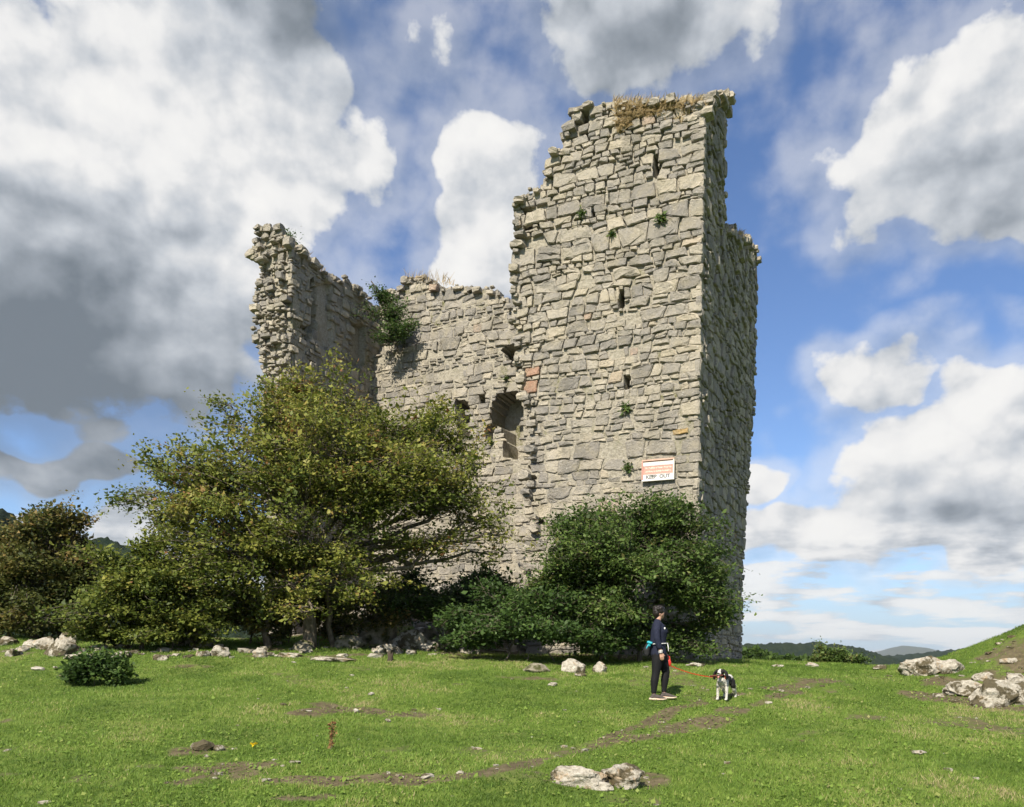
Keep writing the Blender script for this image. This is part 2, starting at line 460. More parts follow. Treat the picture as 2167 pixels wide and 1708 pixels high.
def courses(rs, u0, u1, z0, z1, size, quoin=None):
    """irregular coursed rubble: stone outlines as polygons in (u, z)"""
    polys = []
    W = u1 - u0
    def line(z, amp):
        ph = [(rs.uniform(0.25, 0.6), rs.uniform(0, 6.28), amp * 1.2), (rs.uniform(0.9, 1.6), rs.uniform(0, 6.28), amp * 0.8), (rs.uniform(2.5, 4.5), rs.uniform(0, 6.28), amp * 0.45)]
        st = [(u0 + k * 0.9 + rs.uniform(-.3, .3), rs.uniform(-1, 1) * amp) for k in range(int(W / 0.9) + 2)]
        def f(u):
            v = z + sum(a * math.sin(w_ * u + p) for w_, p, a in ph)
            for (su, sv) in st:
                if u > su: q = sv
            try: v += q
            except UnboundLocalError: pass
            return v
        return f
    zs = [z0 - 0.1]
    while zs[-1] < z1 + 0.1: zs.append(zs[-1] + size * rs.choice([0.17, 0.22, 0.27, 0.31, 0.35, 0.39, 0.45]) * rs.uniform(0.9, 1.1))
    hs = [b - a for a, b in zip(zs[:-1], zs[1:])]
    lines = [line(z, min(hs[max(0, k - 1)], hs[min(k, len(hs) - 1)]) * 0.19) for k, z in enumerate(zs)]
    def emit(bot, top, ua0, ua1, ub0, ub1):
        """stone between two bed lines; ua at the bottom, ub at the top"""
        n = max(1, int((ua1 - ua0) / 0.22))
        pb = [(ua0 + (ua1 - ua0) * k / n, bot(ua0 + (ua1 - ua0) * k / n)) for k in range(n + 1)]
        pt = [(ub1 - (ub1 - ub0) * k / n, top(ub1 - (ub1 - ub0) * k / n)) for k in range(n + 1)]
        polys.append(pb + pt)
    for k in range(len(zs) - 1):
        h = hs[k]; bot, top = lines[k], lines[k + 1]
        u = u0; first = True
        pa = pb = u0
        while u < u1 - 0.02:
            wd = h * rs.uniform(0.8, 2.5) + size * 0.06
            if first and quoin is not None and quoin <= u0 + 0.1: wd = (0.36 if k % 2 else 0.62) * rs.uniform(0.85, 1.2)
            elif first: wd *= rs.uniform(0.4, 1.0)
            if u + wd > u1 - 0.12: wd = u1 - u
            last = u + wd >= u1 - 1e-6
            sl = 0 if last else rs.uniform(-0.42, 0.42) * h
            na, nb_ = (u1, u1) if last else (u + wd - sl / 2, u + wd + sl / 2)
            q = rs.random()
            isq = first and quoin is not None
            if q < 0.22 and h > 0.24 * size and not isq:            # two thin stones, sloping bed between
                c0, c1 = rs.uniform(0.32, 0.68), rs.uniform(0.32, 0.68)
                uu0, uu1 = (pa + pb) / 2, (na + nb_) / 2
                mid = lambda x, c0=c0, c1=c1, uu0=uu0, uu1=uu1: bot(x) + (top(x) - bot(x)) * (c0 + (c1 - c0) * (x - uu0) / max(uu1 - uu0, .05))
                fa, fb = pa + (pb - pa) * c0, na + (nb_ - na) * c1
                emit(bot, mid, pa, na, fa, fb)
                if rs.random() < 0.5 and fb - fa > 0.3:
                    x_ = fa + (fb - fa) * rs.uniform(.35, .65)
                    emit(mid, top, fa, x_ - 0.01, pb, x_ + 0.01); emit(mid, top, x_ - .01, fb, x_ + .01, nb_)
                else: emit(mid, top, fa, fb, pb, nb_)
            elif q < 0.30 and h > 0.26 * size and not isq:          # pinnings: narrow upright pair
                x_ = (pa + na) / 2 + rs.uniform(-.2, .2) * wd; y_ = x_ + rs.uniform(-.3, .3) * h
                y_ = min(max(y_, min(pb, nb_) + 0.06), max(pb, nb_) - 0.06)
                emit(bot, top, pa, x_, pb, y_); emit(bot, top, x_, na, y_, nb_)
            else:
                emit(bot, top, pa, na, pb, nb_)
            pa, pb = na, nb_
            u += wd; first = False
    # irregular corners and clipping to the wall rectangle
    out = []
    for p in polys:
        p = [(x + (0 if x <= u0 + 1e-4 or x >= u1 - 1e-4 else rs.uniform(-.024, .024)), y + rs.uniform(-.022, .022)) for x, y in p]
        if p[-1] and len(p) >= 4 and rs.random() < 0.5:            # knocked-off corner
            c = rs.choice([0, 1]); a_ = p[-1] if c else p[len(p) // 2]
            i_ = p.index(a_)
            cx = sum(q[0] for q in p) / len(p); cy = sum(q[1] for q in p) / len(p)
            kk = rs.uniform(0.10, 0.28)
            p[i_] = (a_[0] + (cx - a_[0]) * kk, a_[1] + (cy - a_[1]) * kk)
        if min(q[1] for q in p) < z0 - 0.3: continue
        out.append(p)
    return out

def area_c(poly):
    a = cx = cy = 0
    for i in range(len(poly)):
        x0, y0 = poly[i]; x1, y1 = poly[(i + 1) % len(poly)]
        k = x0 * y1 - x1 * y0; a += k; cx += (x0 + x1) * k; cy += (y0 + y1) * k
    a /= 2
    if abs(a) < 1e-6: return 0, poly[0][0], poly[0][1]
    return abs(a), cx / (6 * a), cy / (6 * a)

def minus_rect(poly, r):
    x0, x1, y0, y1 = r
    xs = [p[0] for p in poly]; ys = [p[1] for p in poly]
    if max(xs) <= x0 or min(xs) >= x1 or max(ys) <= y0 or min(ys) >= y1: return [poly]
    out = []
    a = clip(poly, 1, 0, x0); b = clip(poly, -1, 0, -x1)
    mid = clip(clip(poly, -1, 0, -x0) or [(0, 0)] * 3, 1, 0, x1) if len(clip(poly, -1, 0, -x0)) > 2 else []
    for q in (a, b):
        if len(q) > 2: out.append(q)
    if len(mid) > 2:
        for q in (clip(mid, 0, 1, y0), clip(mid, 0, -1, -y1)):
            if len(q) > 2: out.append(q)
    return [q for q in out if area_c(q)[0] > 0.004]

def stone_geo(poly, rs, proud, gap, bev, rough, back=0.14):
    """verts in (u, z, out) and faces of one dressed-by-hand stone"""
    a, cx, cy = area_c(poly)
    if a < 0.004: return None
    sx = sum((x1 - x0) for (x0, _), (x1, _) in zip(poly, poly[1:] + poly[:1]))
    # orient ccw
    sa = sum(p[0] * q[1] - q[0] * p[1] for p, q in zip(poly, poly[1:] + poly[:1]))
    if sa < 0: poly = poly[::-1]
    # drop tiny edges
    pp = []
    for i, p in enumerate(poly):
        q = poly[i - 1]
        if math.hypot(p[0] - q[0], p[1] - q[1]) > 0.02: pp.append(p)
    if len(pp) < 3: return None
    # inset
    dmin = min(abs((q[0] - p[0]) * (cy - p[1]) - (q[1] - p[1]) * (cx - p[0])) / (math.hypot(q[0] - p[0], q[1] - p[1]) + 1e-9) for p, q in zip(pp, pp[1:] + pp[:1]))
    gap = min(gap, dmin * 0.35)
    f = max(0.55, 1 - gap / max(dmin, 0.02))
    pp = [(cx + (x - cx) * f, cy + (y - cy) * f) for x, y in pp]
    ring = []
    n = len(pp)
    for i in range(n):
        p0, p1, p2 = pp[i - 1], pp[i], pp[(i + 1) % n]
        k = rs.uniform(0.05, 0.15)
        ring.append((p1[0] + (p0[0] - p1[0]) * k, p1[1] + (p0[1] - p1[1]) * k))
        ring.append((p1[0] + (p2[0] - p1[0]) * k, p1[1] + (p2[1] - p1[1]) * k))
        L = math.hypot(p2[0] - p1[0], p2[1] - p1[1])
        if L > 0.22:
            tt = rs.uniform(0.4, 0.6); o = rs.uniform(-0.05, 0.05) * L
            ring.append((p1[0] + (p2[0] - p1[0]) * tt - (p2[1] - p1[1]) / L * o, p1[1] + (p2[1] - p1[1]) * tt + (p2[0] - p1[0]) / L * o))
    n = len(ring)
    tu, tz = rs.uniform(-rough, rough) * 0.7, rs.uniform(-rough, rough) * 0.9
    size = math.sqrt(a)
    b = min(bev, dmin * 0.30)
    V = []
    for (x, y) in ring: V.append((x, y, -back))
    for (x, y) in ring: V.append((x + rs.uniform(-.006, .006), y + rs.uniform(-.006, .006), proud - b * rs.uniform(0.7, 1.5) + tu * (x - cx) + tz * (y - cy)))
    g = 1 - b / max(dmin, 0.03)
    for (x, y) in ring: V.append((cx + (x - cx) * g, cy + (y - cy) * g, proud + tu * (x - cx) + tz * (y - cy) + rs.uniform(-1, 1) * 0.04 * size))
    Fs = []
    for i in range(n):
        j = (i + 1) % n
        Fs.append((i, j, n + j, n + i)); Fs.append((n + i, n + j, 2 * n + j, 2 * n + i))
    Fs.append(tuple(range(2 * n, 3 * n)))
    return V, Fs, a, cx, cy

def block(rs, sx, sy, sz, jit=0.2):
    """loose angular stone about the origin: 26 verts, 48 tris"""
    V = []; idx = {}
    for i in (-1, 0, 1):
        for j in (-1, 0, 1):
            for k in (-1, 0, 1):
                if (i, j, k) == (0, 0, 0): continue
                l = abs(i) + abs(j) + abs(k)
                f = {1: 1.0, 2: 0.95, 3: 0.88}[l]
                idx[(i, j, k)] = len(V)
                V.append([i * f * sx * (1 + rs.uniform(-jit, jit)), j * f * sy * (1 + rs.uniform(-jit, jit)), k * f * sz * (1 + rs.uniform(-jit, jit))])
    Fs = []
    for ax in range(3):
        o1, o2 = [q for q in range(3) if q != ax]
        for s in (-1, 1):
            for p in (-1, 0):
                for q in (-1, 0):
                    c = []
                    for dp, dq in ((0, 0), (1, 0), (1, 1), (0, 1)):
                        k = [0, 0, 0]; k[ax] = s; k[o1] = p + dp; k[o2] = q + dq; c.append(idx[tuple(k)])
                    flip = (s < 0) ^ (ax == 1)
                    Fs.append(tuple(c[::-1] if flip else c))
    return V, Fs

class Soup:
    def __init__(s): s.V = []; s.F = []; s.r = []
    def add(s, V, F, r):
        o = len(s.V); s.V.extend(V); s.F.extend([tuple(i + o for i in f) for f in F]); s.r.extend([r] * len(F))

STONES = []          # (visible area, verts, faces, rnd, wall name, material)
RUBBLE = Soup()

def make_wall(name, seed, to_world, outline, size=1.0, quoin=None, rects=(), holes=(), depth=None, thick=1.2, recess=None,
              proud=(0.0, 0.05), gap=(0.012, 0.03), bev=0.035, rough=0.18, ruin=(), drop=0.0, weight=1.0, grid=0.10, facing=1, special=(), ruin_size=0.16, edge_clip=None, inset=(0.0, 0.0)):
    rs = random.Random(seed)
    us = [p[0] for p in outline]; zs = [p[1] for p in outline]
    u0, u1, z0, z1 = min(us), max(us), min(zs), max(zs)
    depth = depth or (lambda u, z: 0.0)
    recess = recess or (lambda u, z: 0.05)
    ec = edge_clip or (u0, u1)
    # ---- mortar core: relief sheet with pits at the openings, closed by a back and edges
    g = grid
    cu = np.arange(u0, u1 + g * 0.5, g); cz = np.arange(z0, z1 + g * 0.5, g)
    U, Z = np.meshgrid(cu, cz, indexing='ij')
    D = np.vectorize(lambda a, b: depth(a, b) - recess(a, b))(U, Z)
    D = D + 0.022 * (fbm(U * 3, Z * 3, seed, 3) - 0.5) + 0.015 * (fbm(U * 17, Z * 17, seed + 5, 2) - 0.5)
    for (a, b, c, d_, dep) in rects:
        mk = (U > a) & (U < b) & (Z > c) & (Z < d_); D[mk] = D[mk] - dep
    for (poly, dep) in holes:
        mk = inside(poly, U + 0.05 * (fbm(U * 3, Z * 3, seed + 9, 2) - .5), Z); D[mk] = D[mk] - dep
    CU, CZ = (U[:-1, :-1] + g / 2), (Z[:-1, :-1] + g / 2)
    ins = inside(outline, CU, CZ)
    for ox, oy in ((g, 0), (-g, 0), (0, g)):
        bx = np.clip(CU + ox, ec[0] + 1e-3, ec[1] - 1e-3)
        ins &= inside(outline, bx, CZ + oy) | ((CU + ox < ec[0]) | (CU + ox > ec[1]))
    ins &= (CU > u0 + inset[0]) & (CU < u1 - inset[1])
    nz = len(cz)
    W3 = np.stack([np.broadcast_to(q, U.shape).ravel() for q in to_world(U, Z, D)], 1).tolist()
    nb = len(W3)
    W3 += np.stack([np.broadcast_to(q, U.shape).ravel() for q in to_world(U, Z, np.full(U.shape, -thick))], 1).tolist()
    F = []
    for i in range(ins.shape[0]):
        for j in range(ins.shape[1]):
            if not ins[i, j]: continue
            a, b, c, d_ = i * nz + j, (i + 1) * nz + j, (i + 1) * nz + j + 1, i * nz + j + 1
            F.append((a, b, c, d_) if facing > 0 else (d_, c, b, a))
            F.append((nb + d_, nb + c, nb + b, nb + a) if facing > 0 else (nb + a, nb + b, nb + c, nb + d_))
            for (di, dj, e) in ((-1, 0, (d_, a)), (1, 0, (b, c)), (0, -1, (a, b)), (0, 1, (c, d_))):
                ni_, nj_ = i + di, j + dj
                if not (0 <= ni_ < ins.shape[0] and 0 <= nj_ < ins.shape[1] and ins[ni_, nj_]):
                    q = (e[1], e[0], nb + e[0], nb + e[1])
                    F.append(q if facing > 0 else q[::-1])
    used = sorted({i for f in F for i in f}); mp = {k: i for i, k in enumerate(used)}
    core = mesh_np(name, [W3[k] for k in used], faces=[tuple(mp[i] for i in f) for f in F], mat=M_mortar)
    # ---- stones
    for poly in courses(rs, ec[0], ec[1], z0, z1, size, quoin):
        _, cx, cy = area_c(poly)
        if not inside(outline, np.array([cx]), np.array([cy]))[0]: continue
        parts = [poly]
        for r_ in rects: parts = [q for p in parts for q in minus_rect(p, r_[:4])]
        for q in parts:
            a, cx, cy = area_c(q)
            if a < 0.004: continue
            if any(inside(hp, np.array([cx]), np.array([cy]))[0] for hp, _ in holes): continue
            if rs.random() < drop * (0.5 + 2.0 * (cy - z0) / (z1 - z0)): continue
            up = (cy - z0) / (z1 - z0)
            pr = rs.uniform(*proud) * (0.7 + 0.6 * up)
            if rs.random() < 0.06: pr -= 0.05
            sg = stone_geo(q, rs, pr, rs.uniform(*gap), bev * rs.uniform(0.6, 1.4), rough)
            if not sg: continue
            V, Fs, ar, sx_, sz_ = sg
            dd = depth(sx_, sz_)
            Wv = [to_world(u, z, o + dd) for u, z, o in V]
            if facing < 0: Fs = [f[::-1] for f in Fs]
            r = rs.random()
            mt = M_stone
            for (hu, hv, mm) in special:
                if inside(q, np.array([hu]), np.array([hv]))[0]: mt = mm
            STONES.append((ar * weight if mt is M_stone else 99, Wv, Fs, r, name, mt))
    # ---- broken edges: loose blocks through the thickness of the wall
    for (pa, pb) in ruin:
        L = math.hypot(pb[0] - pa[0], pb[1] - pa[1]); n = max(1, int(L / (ruin_size * 0.8)))
        for k in range(n + 1):
            for td in np.arange(-0.05, thick, ruin_size * 1.15):
                if rs.random() < 0.45: continue
                t_ = (k + rs.uniform(-.9, .9)) / max(n, 1)
                u = pa[0] + (pb[0] - pa[0]) * t_ + rs.uniform(-.16, .05); z = pa[1] + (pb[1] - pa[1]) * t_ + rs.uniform(-.22, .03)
                u = min(max(u, ec[0] + 0.12), ec[1] - 0.12) if quoin is not None else u
                s = ruin_size * rs.choice([0.5, 0.6, 0.75, 0.95, 1.3]) * rs.uniform(0.85, 1.15)
                V, Fs = block(rs, s * rs.uniform(.6, 1.0), s * rs.uniform(.6, 1.0), s * rs.uniform(.3, .6))
                ang = rs.uniform(-.5, .5); ca, sa = math.cos(ang), math.sin(ang)
                dd = depth(u, z)
                Wv = [to_world(u + x * ca - z_ * sa * .4, z + z_ + x * sa * .35, dd - td + y) for x, y, z_ in V]
                if facing > 0: Fs = [f[::-1] for f in Fs]
                RUBBLE.add(Wv, Fs, rs.random())
    return core

def frame(org, eu, en):
    ox, oy = org
    return lambda u, z, o: (ox + eu[0] * u + en[0] * o, oy + eu[1] * u + en[1] * o, z)

def poly_front(pts, m=0.0): return [on_front(x, y, m) for x, y in pts]
def edges(pl, i0, i1): return list(zip(pl[i0:i1], pl[i0 + 1:i1 + 1]))

ZB = 0.6
# --- front wall (tall standing part)
FR = [(1485, 222), (1400, 218), (1300, 222), (1240, 222), (1216, 232), (1210, 252), (1194, 280), (1186, 312), (1164, 345), (1150, 376), (1134, 396), (1104, 414), (1090, 434), (1096, 452), (1093, 500), (1088, 530), (1090, 556), (1082, 585),
      (1086, 612), (1094, 640), (1084, 672), (1097, 705), (1098, 760), (1104, 830), (1126, 852), (1122, 950), (1110, 985), (1120, 1050), (1128, 1110), (1112, 1180), (1118, 1330)]
fo = poly_front(FR)
fo[0] = (0.0, fo[0][1])
fo = fo + [(fo[-1][0], ZB), (0.0, ZB)]
fo = [(max(u, 0.0), z) for u, z in fo]
def slit(x0, x1, y0, y1, dep, m=0.0):
    a = on_front(x1, y1, m); b = on_front(x0, y0, m)
    return (min(a[0], b[0]), max(a[0], b[0]), min(a[1], b[1]), max(a[1], b[1]), dep)
f_rects = [slit(1382, 1391, 328, 370, 0.9), slit(1309.5, 1318.5, 615, 652, 0.9), slit(1322, 1332, 796, 822, 0.7)]
def hole(pts, dep, m=0.0): return (poly_front(pts, m), dep)
f_holes = [hole([(1102, 444), (1124, 440), (1120, 480), (1104, 490)], 0.7), hole([(1246, 442), (1266, 438), (1264, 462), (1248, 460)], 0.5), hole([(1400, 312), (1452, 296), (1450, 320), (1412, 322)], 0.35),
           hole([(1220, 236), (1240, 232), (1240, 256), (1222, 258)], 0.4), hole([(1230, 275), (1252, 270), (1250, 292), (1234, 296)], 0.4), hole([(1084, 590), (1106, 586), (1104, 616), (1088, 618)], 0.6),
           hole([(1098, 690), (1112, 688), (1112, 704), (1100, 706)], 0.4), hole([(1112, 1010), (1130, 1004), (1130, 1022), (1112, 1026)], 0.4), hole([(1106, 1086), (1126, 1078), (1126, 1108), (1108, 1114)], 0.55),
           hole([(1118, 990), (1136, 972), (1142, 982), (1126, 1000)], 0.4), hole([(1130, 1100), (1160, 1086), (1164, 1094), (1140, 1108)], 0.35)]
def f_recess(u, z):
    k = (z - 6.0) / 9.0
    return 0.012 + 0.09 * max(0.0, min(1.0, k)) + (0.03 if u > 4.6 else 0)
sign_c = on_front(1395, 996)
tw_front = frame(O, EU, EN)
och = on_front(1449, 917); pk1 = on_front(1112, 790); pk2 = on_front(1112, 815); pk3 = on_front(1113, 770)
core_front = make_wall('front_wall', 11, tw_front, fo, 0.88, 0.0, f_rects, f_holes, None, 1.5, f_recess, (-0.010, 0.038), (0.005, 0.016), 0.018, 0.09,
                       edges(fo, 0, 30), 0.018, 1.0, 0.075, 1, [(och[0], och[1], M_ochre), (*pk1, M_pink), (*pk2, M_pink)], edge_clip=(-0.03, max(p[0] for p in fo)), inset=(0.14, 0))

# --- right wall: tall block, then the lower far length, stepping back towards the ground
RT = [(1484, 222), (1505, 212), (1536, 210), (1537, 300), (1538, 380), (1538, 484)]
so = [on_side(x, y) for x, y in RT]
so[0] = (0.0, so[0][1])
far = [(1551, 486), (1556, 503), (1576, 506), (1592, 524), (1603, 548)]
so += [on_side(x, y) for x, y in far]
SEND = so[-1][0]
so += [(SEND, ZB), (0.0, ZB)]
S_EDGE = on_side(1537, 420)[0]; Z_LEDGE = on_side(1531, 715)[1]
def s_depth(s, z):
    if s > S_EDGE and z < Z_LEDGE: return -min(0.32, 0.055 * (Z_LEDGE - z))
    return 0.0
EDEP = -EN
ER = np.array((math.cos(PHI), -math.sin(PHI)))
tw_side = frame(O, EDEP, ER)
sl = on_side(1547, 905)
core_side = make_wall('side_wall', 23, tw_side, so, 0.85, 0.0, [(sl[0] - 0.28, sl[0] + 0.28, sl[1] - 0.75, sl[1] + 0.65, 0.7)], [], s_depth, 1.2, lambda u, z: 0.06,
                      (-0.03, 0.05), (0.008, 0.022), 0.025, 0.14, edges(so, 0, 2) + edges(so, 5, 10), 0.03, 0.25, 0.10, 1, edge_clip=(-0.03, SEND), inset=(0.14, 0))

# --- left wall: broken end towards the camera, inner face in raking light
M_L = 0.6
LE = [(541, 486), (560, 478), (585, 486), (602, 506), (610, 560), (606, 620), (606, 700), (614, 760), (622, 800), (622, 1200)]
le = poly_front(LE, M_L)
U_IN = on_front(612, 700, M_L)[0]
le = [(max(u, U_IN), z) for u, z in le]
le_out = poly_front([(560, 1200), (560, 800), (557, 745), (541, 715), (540, 660), (541, 612), (552, 590), (552, 550), (536, 535), (540, 500)], M_L)
lo = le + le_out
OL = O + M_L * EDEP
tw_lend = frame(OL, EU, EN)
core_lend = make_wall('broken_wall_end', 37, tw_lend, lo, 0.55, None, [], [hole([(556, 572), (580, 568), (578, 590), (558, 594)], .3, M_L), hole([(596, 690), (606, 690), (606, 716), (596, 716)], .3, M_L), hole([(560, 726), (590, 735), (585, 748), (562, 742)], .3, M_L)],
                      None, 1.0, lambda u, z: 0.15, (-0.06, 0.15), (0.008, 0.018), 0.016, 0.12, edges(lo, 0, 3) + edges(lo, 9, 19), 0.05, 0.6, 0.09, 1, ruin_size=0.15, inset=(0.14, 0))
LI0 = OL + U_IN * EU                                   # inner face plane starts here
# back corner where the inner face meets the back wall (seen at x=790)
u_, v_ = ray(790, 800)
nr = ER
d_ = (LI0 @ nr) / (np.array((u_, 1.0)) @ nr)
M_B = float((np.array((u_ * d_, d_)) - OL) @ EDEP) + M_L
LIN = [(604, 508), (640, 532), (662, 550), (690, 582), (716, 594), (735, 592), (760, 612), (786, 636)]
li = [on_side(x, y, LI0) for x, y in LIN]
li[0] = (0.02, li[0][1])
LIN_END = M_B - M_L + 0.45
li += [(LIN_END, li[-1][1] - 0.1), (LIN_END, ZB), (0.02, ZB)]
tw_lin = frame(LI0, EDEP, ER)
def hside(pts, dep): return ([on_side(x, y, LI0) for x, y in pts], dep)
core_lin = make_wall('inner_side_wall', 41, tw_lin, li, 0.8, None, [], [hside([(660, 590), (668, 588), (672, 700), (662, 704)], .35), hside([(672, 600), (700, 600), (704, 740), (676, 735)], .12), hside([(640, 690), (662, 690), (662, 720), (642, 722)], .5),
                     hside([(742, 680), (775, 690), (770, 780), (745, 770)], .25)], None, 1.1, lambda u, z: 0.05, (-0.03, 0.06), (0.008, 0.022), 0.025, 0.14, edges(li, 0, 7), 0.05, 0.35, 0.10, 1, ruin_size=0.2, inset=(0.16, 0))

# --- back wall: inner face of the far wall, thinner above a ledge
BK = [(1150, 660), (1080, 652), (1072, 640), (1046, 617), (1022, 600), (1000, 602), (966, 607), (950, 594), (926, 602), (905, 591), (881, 574), (852, 582), (832, 606), (802, 612), (790, 628)]
bk = poly_front(BK, M_B)
U_BK1 = on_front(789, 800, M_B)[0]
bk[-1] = (U_BK1, bk[-1][1])
bk = bk + [(U_BK1, ZB), (bk[0][0], ZB)]
def ledge_z(u):
    a = on_front(800, 742, M_B); b = on_front(1080, 706, M_B)
    return a[1] + (b[1] - a[1]) * (u - a[0]) / (b[0] - a[0])
LZ = 0.5 * (ledge_z(bk[0][0]) + ledge_z(U_BK1))
def b_depth(u, z): return -0.38 if z > LZ else 0.0
OB = O + M_B * EDEP
tw_back = frame(OB, EU, EN)
b_rects = []
b_holes = [hole([(964, 846), (990, 850), (990, 900), (996, 930), (966, 930)], 1.2, M_B), hole([(1034, 905), (1037, 866), (1048, 836), (1072, 820), (1094, 826), (1103, 858), (1103, 968), (1066, 968), (1062, 905), (1050, 898), (1044, 915)], 1.22, M_B),
           hole([(1010, 838), (1022, 828), (1030, 840), (1024, 850), (1010, 850)], 0.5, M_B), hole([(1060, 738), (1100, 722), (1104, 778), (1086, 784)], 0.9, M_B), hole([(1026, 905), (1046, 885), (1040, 925), (1028, 940)], 0.5, M_B),
           hole([(836, 700), (850, 698), (850, 735), (836, 737)], .3, M_B)]
core_back = make_wall('back_wall', 53, tw_back, bk, 0.8, None, b_rects, b_holes, b_depth, 1.3, lambda u, z: 0.03, (-0.018, 0.05), (0.006, 0.018), 0.02, 0.11,
                      edges(bk, 0, 14), 0.015, 0.62, 0.085, 1)

# --- assemble the tower as one thing
tower = empty('ruined_tower', (float(O[0]), float(O[1]), ZB), 'tall ruined tower of grey limestone rubble with a collapsed left half', 'tower')
WALLS = {}
for nm, me in (('front_wall', core_front), ('side_wall', core_side), ('broken_wall_end', core_lend), ('inner_side_wall', core_lin), ('back_wall', core_back)):
    WALLS[nm] = place(obj(nm, me), tower)
# overhanging slab and loose stones at the head of the right corner
rsx = random.Random(5)
for (px_, py_, a_, b_, c_, r_) in ((1520, 214, .34, .26, .08, .99), (1541, 238, .16, .22, .13, .5), (1500, 226, .30, .25, .10, .6), (1530, 226, .22, .2, .09, .4), (1552, 500, .16, .2, .14, .7), (1563, 520, .2, .2, .12, .8), (1568, 545, .18, .25, .16, .8), (1560, 572, .16, .2, .13, .75)):
    s_, z_ = on_side(px_, py_); V_, F_ = block(rsx, a_, b_, c_)
    RUBBLE.add([tw_side(s_ - 0.1 + y_, z_ + zz_, 0.02 + x_ * 0.6) for x_, y_, zz_ in V_], F_, r_)
# fallen blocks on the bank below the breach
for k in range(330):
    u_r, s_r = rsx.uniform(5.2, 13.0), rsx.gauss(0.6, 1.5)
    p_r = O + u_r * EU + s_r * EDEP; sz_r = rsx.choice([.10, .14, .2, .3]) * rsx.uniform(.8, 1.3)
    V_, F_ = block(rsx, sz_r, sz_r * rsx.uniform(.6, 1), sz_r * rsx.uniform(.35, .7), .25)
    an_ = rsx.uniform(0, 6.28); ca_, sa_ = math.cos(an_), math.sin(an_); zt = hz(p_r[0], p_r[1])
    RUBBLE.add([(p_r[0] + x_ * ca_ - y_ * sa_, p_r[1] + x_ * sa_ + y_ * ca_, zt + zz_ + sz_r * .1) for x_, y_, zz_ in V_], F_, rsx.random())
STONES.sort(key=lambda s: -s[0])
LEFT = Soup()
for k, (ar, Wv, Fs, r, wn_, mt) in enumerate(STONES):
    if k < 300:
        c = Vector(Wv[-1])
        me = mesh_np('stone', [(v[0] - c.x, v[1] - c.y, v[2] - c.z) for v in Wv], faces=Fs, mat=mt, rnd=[r] * len(Fs))
        so_ = obj('stone', me); so_.parent = WALLS[wn_]
        so_.matrix_parent_inverse = Matrix.Translation(-Vector(tower.location)) @ Matrix.Identity(4)
        so_.matrix_parent_inverse = Matrix.Identity(4)
        so_.location = c
    else:
        LEFT.add(Wv, Fs, r)
LEFT.add(RUBBLE.V, RUBBLE.F, 0.5); LEFT.r[-len(RUBBLE.F):] = RUBBLE.r
sm = place(obj('small_stones', mesh_np('small_stones', LEFT.V, faces=LEFT.F, mat=M_stone, rnd=LEFT.r)), tower)
tag(sm, None, None, None, 'stuff')
print('stones', len(STONES), 'faces', len(LEFT.F))
# ------------------------------------------------------------------ vegetation
def leaf_mat(name, stops, trans=0.35, rough=0.55):
    m, t, out = mat_new(name)
    geo = t.add('ShaderNodeNewGeometry')
    r = t.attr('rnd').outputs['Fac']
    c = t.ramp(r, [(p, tuple(0.86 * q for q in col)) for p, col in stops])
    d = t.add('ShaderNodeBsdfPrincipled'); t.put(d.inputs['Base Color'], c); d.inputs['Roughness'].default_value = rough; d.inputs['Specular IOR Level'].default_value = 0.25
    tr = t.add('ShaderNodeBsdfTranslucent'); t.put(tr.inputs['Color'], c)
    mx = t.add('ShaderNodeMixShader'); mx.inputs[0].default_value = trans
    t.l.new(d.outputs[0], mx.inputs[1]); t.l.new(tr.outputs[0], mx.inputs[2]); t.l.new(mx.outputs[0], out.inputs[0])
    return m
M_haw = leaf_mat('hawthorn_leaf', [(0.0, (0.06, 0.09, 0.016)), (0.3, (0.135, 0.175, 0.03)), (0.6, (0.235, 0.255, 0.05)), (0.85, (0.34, 0.32, 0.075)), (0.97, (0.32, 0.21, 0.07)), (1.0, (0.27, 0.13, 0.05))])
M_dark = leaf_mat('dark_leaf', [(0.0, (0.03, 0.055, 0.012)), (0.5, (0.085, 0.145, 0.03)), (0.85, (0.16, 0.22, 0.055)), (1.0, (0.22, 0.21, 0.075))])
M_russet = leaf_mat('russet_leaf', [(0.0, (0.045, 0.065, 0.016)), (0.4, (0.13, 0.14, 0.035)), (0.7, (0.26, 0.20, 0.065)), (1.0, (0.34, 0.20, 0.08))])
M_bramble = leaf_mat('bramble_leaf', [(0.0, (0.035, 0.07, 0.016)), (0.5, (0.085, 0.15, 0.034)), (0.9, (0.16, 0.23, 0.06)), (1.0, (0.22, 0.19, 0.07))])
M_straw = leaf_mat('dry_grass', [(0.0, (0.42, 0.31, 0.17)), (0.6, (0.60, 0.47, 0.27)), (1.0, (0.70, 0.58, 0.36))], 0.4, 0.8)
M_grass = leaf_mat('grass_blade', [(0.0, (0.085, 0.15, 0.022)), (0.35, (0.168, 0.275, 0.042)), (0.68, (0.252, 0.36, 0.066)), (0.87, (0.355, 0.375, 0.12)), (1.0, (0.48, 0.41, 0.22))], 0.4, 0.6)
M_bark, t, out = mat_new('hawthorn_bark')
geo = t.add('ShaderNodeNewGeometry'); P = geo.outputs['Position']
n1 = t.noise(t.vm('MULTIPLY', P, (1, 1, 0.35)), 16.0, 5, 0.65)
principled(t, out, t.ramp(n1, [(0.3, (0.075, 0.06, 0.045)), (0.55, (0.17, 0.145, 0.11)), (0.75, (0.28, 0.25, 0.20))]), 0.95, n1, 0.8, 0.03, 0.1)

